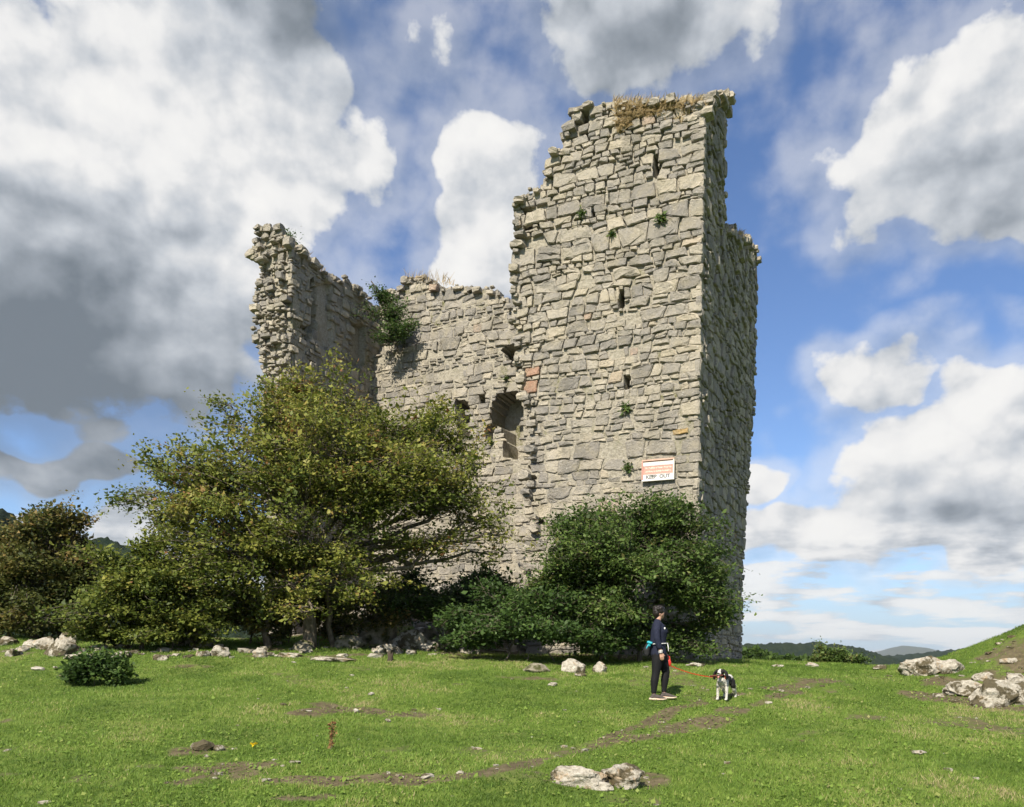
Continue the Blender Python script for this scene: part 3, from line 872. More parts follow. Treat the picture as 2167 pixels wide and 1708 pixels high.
class Tubes:
    def __init__(s): s.V = []; s.F = []; s.n = 0
    def add(s, P, r, sides):
        P = np.asarray(P, float); r = np.asarray(r, float); n = len(P)
        T = np.gradient(P, axis=0); T /= np.linalg.norm(T, axis=1)[:, None] + 1e-9
        up = np.array((0.13, 0.37, 0.92)) if abs(T[0][2]) < 0.9 else np.array((1.0, 0.1, 0.0))
        A = np.cross(T, up); A /= np.linalg.norm(A, axis=1)[:, None] + 1e-9
        B = np.cross(T, A)
        an = np.arange(sides) / sides * 2 * math.pi
        ring = P[:, None, :] + r[:, None, None] * (np.cos(an)[None, :, None] * A[:, None, :] + np.sin(an)[None, :, None] * B[:, None, :])
        s.V.append(ring.reshape(-1, 3))
        i = np.arange(n - 1)[:, None] * sides + np.arange(sides)[None, :]
        j = np.arange(n - 1)[:, None] * sides + (np.arange(sides)[None, :] + 1) % sides
        s.F.append((np.stack([i, j, j + sides, i + sides], -1).reshape(-1, 4)) + s.n)
        s.n += n * sides
    def mesh(s, name, mat, smooth=True):
        return mesh_np(name, np.concatenate(s.V), quads=np.concatenate(s.F), mat=mat, smooth=smooth)

def wiggle(rg, a, b, n, amp, sag=0.0):
    t_ = np.linspace(0, 1, n)[:, None]
    a = np.asarray(a, float); b = np.asarray(b, float)
    P = a + (b - a) * t_
    L = np.linalg.norm(b - a)
    off = np.cumsum(rg.normal(0, 1, (n, 3)), 0); off -= off[0] + (off[-1] - off[0]) * t_
    P = P + off * amp * L / math.sqrt(n)
    P[:, 2] += sag * L * 4 * (t_ * (1 - t_))[:, 0]
    return P

def leaf_quads(rg, C, size, outward=None, flat=0.6, aspect=0.62):
    n = len(C)
    d = rg.normal(0, 1, (n, 3)); d[:, 2] *= 0.6
    if outward is not None: d += outward * 0.8
    d /= np.linalg.norm(d, axis=1)[:, None] + 1e-9
    nrm = rg.normal(0, 1, (n, 3)) * (1 - flat) ; nrm[:, 2] += flat * 1.3; nrm[:, 1] -= 0.25
    sd = np.cross(nrm, d); sd /= np.linalg.norm(sd, axis=1)[:, None] + 1e-9
    L = (size * np.clip(rg.lognormal(-0.08, 0.38, n), 0.35, 2.2))[:, None]
    W = L * aspect * 0.5
    up = np.cross(d, sd) * L * 0.12
    V = np.empty((n, 4, 3))
    V[:, 0] = C; V[:, 1] = C + d * L * 0.5 + sd * W - up; V[:, 2] = C + d * L; V[:, 3] = C + d * L * 0.5 - sd * W - up
    return V.reshape(-1, 3), np.arange(n * 4).reshape(n, 4)

def plant(name, label, cat, base, stems, lobes, n_spray, per, leaf, mat, seed, trunk_r=0.2, spread=(0.15, 0.08), tone=None, bare=0.0, group=None, twig=0.009, fork_h=0.28, inner=0.5, bark=None):
    """woody plant: stems -> limbs -> sprays of twigs carrying small leaves"""
    rg = np.random.default_rng(seed)
    base = np.asarray(base, float)
    root = empty(name, base.tolist(), label, cat, group)
    tr = Tubes(); tw = Tubes()
    LC = np.array([l[:3] for l in lobes], float); LR = np.array([l[3:6] for l in lobes], float)
    wt = np.array([(l[6] if len(l) > 6 else 1.0) * l[3] * l[5] for l in lobes]); wt /= wt.sum()
    forks = []
    top = LC[:, 2].max(); hgt = top - base[2]
    for k, (bx, by) in enumerate(stems):
        b = base + np.array((bx, by, -0.25))
        cx = LC[:, 0].mean() * 0.25 + (base[0] + bx) * 0.75
        f = np.array((cx + rg.normal(0, .1), base[1] + by, base[2] + hgt * fork_h * rg.uniform(0.8, 1.2)))
        rr = trunk_r * (1 if k == 0 else rg.uniform(0.3, 0.6))
        P = wiggle(rg, b, f, 7, 0.10)
        tr.add(P, np.linspace(rr * 1.25, rr * 0.8, 7), 10)
        forks.append((f, rr))
    limbs = []
    for i in range(len(LC)):
        d = [np.hypot(f[0][0] - LC[i][0], f[0][1] - LC[i][1]) / (f[1] ** 0.5) for f in forks]
        f, rr = forks[int(np.argmin(d))]
        P = wiggle(rg, f, LC[i] + LR[i] * np.array((0, 0, 0.25)), 9, 0.10, 0.05)
        tr.add(P, np.linspace(rr * 0.55, 0.022, 9), 6)
        limbs.append(P)
    C = []; Out = []; rn = []
    li = rg.choice(len(LC), n_spray, p=wt)
    clus = []
    for i in range(len(LC)):
        K = 5 + int(7 * LR[i][0] * LR[i][2])
        cv = rg.normal(0, 1, (K, 3)); cv[:, 2] += 0.25; cv /= np.linalg.norm(cv, axis=1)[:, None]; cv[:, 2] = np.where(cv[:, 2] < -.4, cv[:, 2] * .4, cv[:, 2])
        clus.append((cv * rg.uniform(inner, 1.22, K)[:, None], rg.normal(0, 0.10, K)))
    for i in li:
        kk = rg.integers(len(clus[i][0]))
        v = clus[i][0][kk] + rg.normal(0, 1, 3) * np.array((0.20, 0.20, 0.16))
        tip = LC[i] + LR[i] * v
        v = v / (np.linalg.norm(v) + 1e-6)
        shoot = rg.random() < 0.07
        if shoot: tip = tip + (v * np.array((1, 1, .8)) + np.array((0, 0, .35))) * LR[i].min() * rg.uniform(0.25, 0.6)
        tip[2] = max(tip[2], base[2] + 0.15)
        o = limbs[i][rg.integers(4, 9)]
        o = o + (tip - o) * 0.15
        n = 6
        P = wiggle(rg, o, tip, n, 0.13, 0.06)
        ext = (P[-1] - P[-2]); ext = ext / (np.linalg.norm(ext) + 1e-9)
        tw.add(P, np.linspace(twig * 1.6, twig * 0.45, n), 3)
        is_bare = rg.random() < bare
        m = int(per * rg.uniform(0.5, 1.4) * (0.15 if is_bare else 0.55 if shoot else 1))
        if m < 1: continue
        # side shoots
        seg = rg.uniform(0.45, 1.06, m); seg_i = np.clip(seg * (n - 1), 0, n - 1.001)
        k0 = np.minimum(seg_i.astype(int), n - 2); fr = (seg_i - k0)[:, None]
        pts = P[k0] + (P[k0 + 1] - P[k0]) * fr
        pts = pts + rg.normal(0, 1, (m, 3)) * np.array((spread[0], spread[0], spread[1]))
        C.append(pts); Out.append(np.repeat((v * 0.5)[None], m, 0))
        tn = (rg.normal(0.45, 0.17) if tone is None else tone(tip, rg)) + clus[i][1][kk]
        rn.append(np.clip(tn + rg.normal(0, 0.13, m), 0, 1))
    C = np.concatenate(C); Out = np.concatenate(Out); rn = np.concatenate(rn)
    V, Q = leaf_quads(rg, C, leaf, Out)
    place(obj('trunk', tr.mesh('trunk', bark or M_bark)), root)
    place(obj('twigs', tw.mesh('twigs', bark or M_bark)), root)
    cr = place(obj('crown', mesh_np('crown', V, quads=Q, mat=mat, rnd=rn)), root)
    return root

def lobes_px(lst, d, depth=0.85, flat=0.9):
    out = []
    for l in lst:
        x, y, rx, ry = l[:4]; dd = d + (l[4] if len(l) > 4 else 0.0)
        c = at(x, y, dd); k = dd / FPX
        out.append((c.x, c.y, c.z, rx * k, min(rx * k * depth, 1.9), ry * k * flat, l[5] if len(l) > 5 else 1.0))
    return out

# great hawthorn in front of the collapsed half
D1 = 19.6
b = at(655, 1350, D1); b.z = hz(b.x, b.y)
HL = [(700, 872, 140, 105, .3), (640, 830, 70, 50, .3), (570, 925, 105, 100, 0), (500, 880, 50, 50, .1, .5), (830, 935, 130, 95, .5), (945, 930, 85, 80, .7), (440, 1005, 130, 75, 0), (335, 1010, 75, 45, 0, .55), (300, 985, 45, 30, 0, .4),
      (620, 1050, 190, 105, -.6), (820, 1065, 165, 105, -.2), (955, 1060, 95, 85, .4), (1030, 1120, 62, 55, .6), (470, 1130, 150, 85, -.5), (700, 1160, 165, 70, -.9), (900, 1160, 95, 50, -.1), (1040, 1185, 60, 45, .5, .7), (400, 1215, 120, 75, -.4), (520, 1230, 100, 75, -.7),
      (750, 990, 170, 100, -.7), (360, 1100, 90, 55, .2, .5), (610, 1250, 90, 45, -.8, .7), (450, 1285, 100, 55, -.3, .8), (780, 1215, 110, 40, -.9, .7), (380, 1170, 120, 75, 0), (560, 1290, 110, 50, -.2, .7), (690, 1275, 90, 40, .6, .6), (450, 1060, 120, 80, -.2), (880, 1000, 130, 90, 0), (640, 960, 150, 100, -.5), (1010, 1010, 50, 70, .6, .7), (1080, 1150, 40, 45, .5, .5), (530, 1180, 140, 80, -.6), (330, 1250, 80, 60, -.2, .7), (660, 1300, 70, 32, -1.1, .6), (760, 1275, 70, 35, -.8, .6), (290, 1060, 70, 45, 0, .5), (380, 960, 60, 40, .1, .4)]
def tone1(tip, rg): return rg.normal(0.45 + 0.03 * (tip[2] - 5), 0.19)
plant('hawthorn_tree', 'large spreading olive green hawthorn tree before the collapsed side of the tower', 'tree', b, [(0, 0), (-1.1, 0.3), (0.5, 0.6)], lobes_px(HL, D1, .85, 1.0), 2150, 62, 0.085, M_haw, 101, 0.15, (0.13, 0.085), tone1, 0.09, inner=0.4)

# shrub to the left of it
b = at(300, 1365, 18.9); b.z = hz(b.x, b.y)
SL = [(270, 1240, 110, 75), (225, 1290, 85, 65), (385, 1275, 85, 80), (300, 1310, 130, 50), (190, 1340, 60, 25), (330, 1195, 70, 50), (430, 1320, 70, 45), (260, 1345, 100, 24), (380, 1345, 90, 26), (200, 1350, 60, 20)]
plant('hawthorn_shrub', 'bushy olive shrub between the dark left tree and the large hawthorn', 'shrub', b, [(0, 0), (-.5, .1), (.6, .2), (-.9, 0)], lobes_px(SL, 18.9), 900, 60, 0.085, M_haw, 103, 0.05, (0.12, 0.055), lambda tip, rg: rg.normal(0.30, 0.13), 0.04)

# dark tree at the left edge
b = at(70, 1352, 21.5); b.z = hz(b.x, b.y)
TL = [(100, 1175, 95, 90), (45, 1250, 110, 95), (165, 1235, 65, 80), (20, 1190, 75, 80), (115, 1105, 40, 45, 0, .7), (160, 1120, 35, 40, 0, .5), (70, 1130, 45, 50, 0, .7), (-60, 1240, 110, 110), (110, 1305, 100, 48), (185, 1290, 45, 55), (30, 1325, 110, 38), (140, 1335, 90, 28), (-60, 1320, 80, 40)]
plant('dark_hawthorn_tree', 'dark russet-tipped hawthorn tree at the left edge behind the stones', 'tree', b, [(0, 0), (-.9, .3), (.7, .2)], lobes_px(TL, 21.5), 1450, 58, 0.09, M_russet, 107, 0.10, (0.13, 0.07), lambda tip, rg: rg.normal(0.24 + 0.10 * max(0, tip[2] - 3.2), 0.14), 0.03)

# dark bush against the foot of the tower
b = at(1300, 1390, 19.4); b.z = hz(b.x, b.y)
BL = [(1330, 1098, 130, 50, .6), (1230, 1150, 95, 75, .5), (1400, 1150, 105, 80, .4), (1310, 1200, 150, 90, -.2), (1470, 1205, 75, 85, .5), (1190, 1235, 90, 80, .2), (1440, 1270, 95, 80, .2), (1505, 1290, 55, 70, .5, .8), (1280, 1290, 130, 75, -.3), (1160, 1300, 80, 60, .3), (1470, 1345, 70, 45, .5, .8), (1380, 1060, 60, 30, .8, .5), (1230, 1355, 100, 42, .2), (1360, 1345, 100, 50, .6), (1450, 1372, 80, 30, .5, .7)]
plant('hawthorn_bush', 'dense dark green hawthorn bush against the foot of the tower under the sign', 'bush', b, [(0.6, 0.3), (-.4, .1), (1.2, .5), (0.1, .5)], lobes_px(BL, 19.4), 2000, 58, 0.08, M_dark, 109, 0.06, (0.13, 0.08), lambda tip, rg: rg.normal(0.46, 0.17), 0.05, inner=0.35)
# bramble skirt
b = at(1120, 1392, 18.7); b.z = hz(b.x, b.y)
RL = [(1090, 1330, 95, 50, 0), (1210, 1345, 100, 48, -.1), (1010, 1352, 60, 32, .2), (1300, 1365, 60, 32, 0), (1150, 1290, 80, 50, .4), (1060, 1280, 75, 55, .8), (1000, 1310, 50, 50, .9)]
plant('bramble_thicket', 'bright green bramble thicket spilling onto the turf left of the walker', 'thicket', b, [(-.8, .1), (0, 0), (.8, .1)], lobes_px(RL, 18.7), 800, 40, 0.085, M_bramble, 113, 0.03, (0.14, 0.09), lambda tip, rg: rg.normal(0.24, 0.17), 0.06, fork_h=0.2)
b = at(940, 1330, 21.6); b.z = hz(b.x, b.y)
IL = [(1010, 1240, 70, 40, .3), (940, 1270, 90, 55, 0), (1050, 1262, 50, 45, .2), (880, 1250, 60, 40, .2), (860, 1300, 70, 50, -.3), (960, 1310, 80, 50, -.4)]
plant('ivy_thicket', 'shaded dark ivy and nettles over the rubble bank behind the large hawthorn', 'thicket', b, [(0, 0), (.6, 0)], lobes_px(IL, 21.6), 620, 40, 0.09, M_dark, 117, 0.03, (0.15, 0.1), lambda tip, rg: rg.normal(0.2, 0.1), 0.02, fork_h=0.2)
# undergrowth in the shade of the large hawthorn
b = at(600, 1362, 20.3); b.z = hz(b.x, b.y)
UL = [(560, 1315, 80, 50, 0), (470, 1325, 80, 45, -.2), (740, 1325, 70, 45, .5), (830, 1300, 75, 55, 1.0), (640, 1290, 90, 55, .7), (520, 1275, 80, 50, .5), (780, 1260, 90, 50, 1.2), (700, 1290, 80, 50, .9), (600, 1350, 60, 22, -.2)]
plant('undergrowth', 'brown and green undergrowth in the shade beneath the large hawthorn', 'undergrowth', b, [(-1.0, 0), (0, .3), (.8, 0), (1.6, .2)], lobes_px(UL, 20.3), 950, 46, 0.085, M_russet, 119, 0.03, (0.13, 0.09), lambda tip, rg: rg.normal(0.35, 0.2), 0.25, fork_h=0.25)
# nettles
b = ground_at(205, 1452)
dN = b.y
NL = [(225, 1412, 42, 28), (165, 1425, 36, 26), (250, 1420, 22, 32), (200, 1400, 40, 18)]
plant('nettle_clump', 'low dark green nettle clump standing alone on the left turf', 'weeds', b, [(-.25, 0), (0, 0), (.2, 0)], lobes_px(NL, dN, 0.6), 190, 34, 0.075, M_bramble, 121, 0.012, (0.07, 0.07), lambda tip, rg: rg.normal(0.32, 0.16), 0, fork_h=0.2, twig=0.004)
# small bush on the crest right of the tower
b = at(1775, 1412, 24.5); b.z = hz(b.x, b.y)
CL = [(1770, 1392, 36, 20), (1800, 1398, 28, 16), (1740, 1398, 25, 18), (1733, 1372, 10, 14, 0, .5)]
plant('crest_bush', 'small dark green bush on the grassy crest right of the tower', 'bush', b, [(0, 0), (-.3, 0)], lobes_px(CL, 24.5), 230, 36, 0.07, M_dark, 127, 0.03, (0.10, 0.07), lambda tip, rg: rg.normal(0.55, 0.16), 0, fork_h=0.2)
# bush rooted high in the inner corner of the tower
qx, qz = on_front(842, 735, M_B - 0.3)
b = np.array((*(O + (M_B - 0.3) * EDEP + qx * EU), qz))
dW = b[1]
WL = [(818, 660, 34, 40, 0), (845, 705, 34, 30, -.1), (800, 630, 16, 22, 0), (785, 600, 8, 22, 0, .5), (830, 735, 30, 16, -.1), (775, 660, 22, 18, -.3, .6)]
plant('wall_bush', 'straggly green bush rooted high in the inner corner of the ruin', 'bush', b, [(0, 0), (-.3, 0)], lobes_px(WL, dW - 0.5, 0.55), 260, 34, 0.075, M_bramble, 131, 0.03, (0.12, 0.10), lambda tip, rg: rg.normal(0.35 - 0.05 * 0, 0.2), 0.05, fork_h=0.15)

# ---- tufts on the masonry
def tuft(name, label, cat, p, n, h, mat, seed, spread=0.12, lean=0.5, wid=0.012, group=None, tone=(0.5, 0.25), dirn=(0, -0.4, 0.2)):
    rg = np.random.default_rng(seed)
    B = np.asarray(p, float) + rg.normal(0, 1, (n, 3)) * np.array((spread, spread * 0.5, spread * 0.25))
    hh = h * rg.uniform(0.45, 1.1, n)[:, None]
    T = B + (rg.normal(0, lean, (n, 3)) * np.array((1, 1, 0.3)) + np.array((0, 0, 1.0)) + np.asarray(dirn)) * hh
    M = (B + T) / 2 + np.array((0, 0, 0.12)) * hh
    sd = rg.normal(0, 1, (n, 3)); sd[:, 2] *= 0.2; sd /= np.linalg.norm(sd, axis=1)[:, None]
    w_ = wid * rg.uniform(0.6, 1.3, n)[:, None]
    V = np.stack([B - sd * w_ * .5, B + sd * w_ * .5, M + sd * w_ * .5, T, M - sd * w_ * .5], 1).reshape(-1, 3)
    F5 = np.arange(n * 5).reshape(n, 5)
    me = mesh_np(name, V, tris=F5, mat=mat, rnd=np.clip(rg.normal(*tone, n), 0, 1))
    return me

def wall_pt(px, py, m=0.0, out=0.03):
    u, z = on_front(px, py, m)
    p = O + m * EDEP + u * EU + out * EN
    return (p[0], p[1], z)
TUFTS = [(1232, 452, 0, 'green fern tuft growing beside a dark hole high on the front wall'), (1402, 462, 0, 'dry green tuft near the right corner high on the front wall'),
         (1325, 864, 0, 'mossy green tuft in the middle of the front wall'), (985, 722, -1, 'green tuft on the ledge of the back wall'), (1072, 800, -1, 'bright green weed above the arched niche'),
         (1040, 935, -1, 'yellowish fern below the broken niche'), (1297, 495, 0, 'small green tuft below the fern on the upper front wall'), (1330, 990, 0, 'trailing green weed left of the sign')]
for k, (x, y, mm, lb) in enumerate(TUFTS):
    m_ = M_B if mm < 0 else 0.0
    p = wall_pt(x, y, m_ + (0.38 if mm < 0 and y < 730 else 0))
    big = 1.4 if k in (0, 1, 2, 7) else 0.9
    rg = np.random.default_rng(400 + k)
    n = int(105 * big)
    C = np.asarray(p) + rg.normal(0, 1, (n, 3)) * np.array((0.045, 0.02, 0.045)) * big
    V, Q = leaf_quads(rg, C, 0.10, np.repeat(np.array([[EN[0] * .2, EN[1] * .2, -.3]]), n, 0), 0.3, 0.35)
    me = mesh_np('wall_tuft', V, quads=Q, mat=M_bramble, rnd=np.clip(rg.normal(0.55, 0.25, n), 0, 1))
    tag(obj('wall_tuft', me), lb, 'weed', 'weeds rooted in the masonry')

# dry grass on the tower head and other wall tops
def top_grass(name, label, segs, per, h, seed, mat=M_straw, depthr=1.2, group='dry grass on the wall tops', droop=0.0, tone=(.5, .25)):
    rg = np.random.default_rng(seed); Vs = []; Fs = []; rn = []; off = 0
    for (fr, pa, pb, dz) in segs:
        L = math.hypot(pb[0] - pa[0], pb[1] - pa[1]); n = int(per * L)
        t_ = rg.uniform(0, 1, n); u = pa[0] + (pb[0] - pa[0]) * t_; z = pa[1] + (pb[1] - pa[1]) * t_ + dz
        o = -rg.uniform(min(-0.02, depthr), max(-0.02, depthr), n)
        x, y, _ = fr(u, z, o)
        B = np.stack([x, y, z - 0.05 + rg.normal(0, 0.05, n)], 1)
        hh = (h * rg.uniform(0.4, 1.2, n))[:, None]
        T = B + (rg.normal(0, 0.45, (n, 3)) * np.array((1, 1, .3)) + np.array((0.25, -0.1, 1.0 - droop * 1.6))) * hh
        Mi = (B + T) / 2 + np.array((0, 0, 0.15)) * hh
        sd = rg.normal(0, 1, (n, 3)); sd[:, 2] = 0; sd /= np.linalg.norm(sd, axis=1)[:, None]
        w_ = 0.02
        V = np.stack([B - sd * w_ * .5, B + sd * w_ * .5, Mi + sd * w_ * .4, T, Mi - sd * w_ * .4], 1).reshape(-1, 3)
        Vs.append(V); Fs.append(np.arange(n * 5).reshape(n, 5) + off); off += n * 5; rn.append(np.clip(rg.normal(*tone, n), 0, 1))
    me = mesh_np(name, np.concatenate(Vs), tris=np.concatenate(Fs), mat=mat, rnd=np.concatenate(rn))
    return tag(obj(name, me), label, 'grass', group)
f2 = lambda a, b: (on_front(*a), on_front(*b))
top_grass('dry_grass', 'straw coloured dry grass capping the head of the tower', [(tw_front, *f2((1485, 216), (1295, 216)), 0.0), (tw_front, *f2((1440, 222), (1300, 224)), -0.05), (tw_side, so[0], so[2], 0.0)], 1900, 0.21, 501, tone=(.7, .2))
top_grass('dry_grass', 'patch of dry grass hanging below the head of the tower', [(tw_front, *f2((1345, 245), (1302, 262)), 0.0), (tw_front, *f2((1335, 255), (1305, 275)), 0.0), (tw_front, *f2((1400, 235), (1330, 245)), 0.0), (tw_front, *f2((1470, 222), (1300, 226)), 0.0), (tw_front, *f2((1340, 235), (1302, 240)), 0.0)], 420, 0.24, 503, depthr=-0.06, droop=0.6, tone=(.75, .2))
top_grass('dry_grass', 'thin dry grass on the stepped left shoulder of the tower', [(tw_front, fo[10], fo[12], 0.02)], 160, 0.16, 505)
top_grass('dry_grass', 'dry grass on the slope of the broken left wall', [(tw_lin, li[0], li[3], 0.02)], 420, 0.22, 507, depthr=0.8)
top_grass('dry_grass', 'wispy dry stalks on top of the back wall', [(tw_back, bk[7], bk[11], 0.0)], 50, 0.4, 509, depthr=0.5)
top_grass('dry_grass', 'dry grass on the lower far wall head right of the tower', [(tw_side, so[6], so[9], 0.0)], 300, 0.2, 511, depthr=0.5)
c = tw_lend(*on_front(592, 492, M_L), -0.4)
rg = np.random.default_rng(61); n = 500
V, Q = leaf_quads(rg, np.asarray(c) + np.abs(rg.normal(0, 1, (n, 3))) * np.array((1, 1, 1)) * 0 + rg.normal(0, 1, (n, 3)) * np.array((0.16, 0.2, 0.11)), 0.07, None, 0.6)
tag(obj('moss_cushion', mesh_np('moss_cushion', V, quads=Q, mat=M_bramble, rnd=np.clip(rg.normal(0.4, 0.2, n), 0, 1))), 'round green cushion of ivy on the top of the broken left wall', 'ivy')

# ------------------------------------------------------------------ turf
rg = np.random.default_rng(900)
def scatter(n, dmin, dmax, pw=1.0):
    d = dmin + (dmax - dmin) * rg.uniform(0, 1, n) ** pw
    u = rg.uniform(-1, 1, n)
    return u * (0.69 * d + 3.0), d
def blades(x, y, h, wd, seed, tone):
    rg = np.random.default_rng(seed); n = len(x)
    z = H(x, y) - 0.006
    B = np.stack([x, y, z], 1)
    hh = h[:, None]
    T = B + (rg.normal(0, 0.5, (n, 3)) * np.array((1, 1, .2)) + np.array((0.08, 0.0, 1.0))) * hh
    an = rg.uniform(0, math.pi, n); sd = np.stack([np.cos(an), np.sin(an) * 0.5, np.zeros(n)], 1) * wd[:, None] * 0.5
    return np.stack([B - sd, B + sd, T], 1).reshape(-1, 3), tone
N1 = 700000
x, y = scatter(N1, 6.2, 24.5, 1.3)
dm = dirt_at(x, y)
keep = rg.uniform(0, 1, N1) > sstep(dm, 0.22, 0.62) * 0.93
x, y = x[keep], y[keep]
patch = fbm(x * 0.8, y * 0.8, 301, 4); fine = fbm(x * 4, y * 4, 305, 3)
h = (0.022 + 0.035 * fine) * rg.uniform(0.6, 1.4, len(x)) * (1 + 0.5 * sstep(y, 17, 22))
wd = (0.0085 + 0.00035 * y) * rg.uniform(0.7, 1.4, len(x))
V, _ = blades(x, y, h, wd, 907, None)
tone = np.clip(0.42 + 1.7 * (patch - 0.5) + 0.5 * (fine - 0.5) + rg.normal(0, 0.20, len(x)), 0, 1)
grass = obj('grass', mesh_np('grass', V, tris=np.arange(len(V)).reshape(-1, 3), mat=M_grass, rnd=tone))
tag(grass, 'short grazed green grass covering the foreground slope', None, None, 'stuff')
# low clover and broad leaves
N2 = 60000
x, y = scatter(N2, 6.2, 23, 1.3)
pt = fbm(x * 0.55 + 9, y * 0.55, 311, 4)
keep = (pt + rg.normal(0, 0.06, N2)) > 0.52
x, y = x[keep], y[keep]
C = np.stack([x, y, H(x, y) + rg.uniform(0.005, 0.035, len(x))], 1)
V, Q = leaf_quads(rg, C, 0.034, None, 0.85, 0.8)
clover = obj('clover', mesh_np('clover', V, quads=Q, mat=M_grass, rnd=np.clip(rg.normal(0.55, 0.16, len(x)), 0, 0.92)))
tag(clover, 'low clover and broad leaved herbs spread through the turf', None, None, 'stuff')
# ------------------------------------------------------------------ rocks
M_rock, t, out = mat_new('weathered_limestone')
geo = t.add('ShaderNodeNewGeometry'); P = geo.outputs['Position']
n1 = t.noise(P, 3.0, 6, 0.65); n2 = t.noise(P, 16.0, 6, 0.7); n3 = t.noise(t.vm('ADD', P, (7, 3, 1)), 5.5, 5, 0.65)
rc = t.ramp(n2, [(0.28, (0.22, 0.19, 0.15)), (0.48, (0.42, 0.385, 0.32)), (0.68, (0.60, 0.565, 0.49))])
rc = t.mix(t.ss(n3, 0.55, 0.66, 0, 0.75), rc, (0.38, 0.27, 0.16))
mz = t.add('ShaderNodeSeparateXYZ'); t.put(mz.inputs[0], geo.outputs['Normal'])
rc = t.mix(t.ss(t.m('ADD', n1, t.m('MULTIPLY', n2, 0.35)), 0.655, 0.725, 0, 0.92), rc, (0.075, 0.06, 0.028))
principled(t, out, rc, 0.92, n2, 0.8, 0.05, 0.15)
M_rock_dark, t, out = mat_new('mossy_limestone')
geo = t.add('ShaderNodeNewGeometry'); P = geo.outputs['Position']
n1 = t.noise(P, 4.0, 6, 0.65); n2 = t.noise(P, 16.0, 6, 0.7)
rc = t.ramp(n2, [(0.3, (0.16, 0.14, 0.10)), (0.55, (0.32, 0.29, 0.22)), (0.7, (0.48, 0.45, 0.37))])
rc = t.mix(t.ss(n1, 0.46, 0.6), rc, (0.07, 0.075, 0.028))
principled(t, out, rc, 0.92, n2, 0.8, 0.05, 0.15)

import bmesh
from mathutils import noise as mnoise
def rock_mesh(seed, sx, sy, sz, sub=3, mat=None, craggy=0.22):
    rs = random.Random(seed)
    bm = bmesh.new(); bmesh.ops.create_icosphere(bm, subdivisions=sub, radius=1.0)
    pl = []
    for k in range(7):
        n = Vector((rs.gauss(0, 1), rs.gauss(0, 1), rs.gauss(0.15, 0.8))).normalized(); pl.append((n, rs.uniform(0.58, 0.85)))
    o = Vector((rs.uniform(0, 90), rs.uniform(0, 90), rs.uniform(0, 90)))
    for v in bm.verts:
        p = v.co.copy()
        for n, d in pl:
            e = p.dot(n) - d
            if e > 0: p -= n * e * 0.92
        q = p * 1.7 + o
        p *= 1 + craggy * (mnoise.fractal(q, 0.8, 2.1, 4)) - 0.10 * max(0, mnoise.noise(q * 2.3))
        v.co = Vector((p.x * sx, p.y * sy, p.z * sz))
    me = bpy.data.meshes.new('rock'); bm.to_mesh(me); bm.free()
    me.materials.append(mat or M_rock)
    return me

def rock(name, label, x, y, w, h, seed, d=None, mat=None, sub=3, sink=0.5, cat='rock', group=None, deep=0.75):
    """x, y: foot of the stone in the photo; w, h its size in photo units"""
    g = ground_at(x, y) if d is None else at(x, y, d)
    if d is not None: g.z = hz(g.x, g.y)
    k = g.y / FPX
    me = rock_mesh(seed, w * k * 0.56, w * k * 0.5 * deep, h * k * 0.62, sub, mat)
    o = obj(name, me); o.location = (g.x, g.y + w * k * 0.3 * deep, g.z + h * k * (0.5 - sink * 0.5))
    o.rotation_euler = (0, 0, random.Random(seed).uniform(-0.4, 0.4))
    return tag(o, label, cat, group)

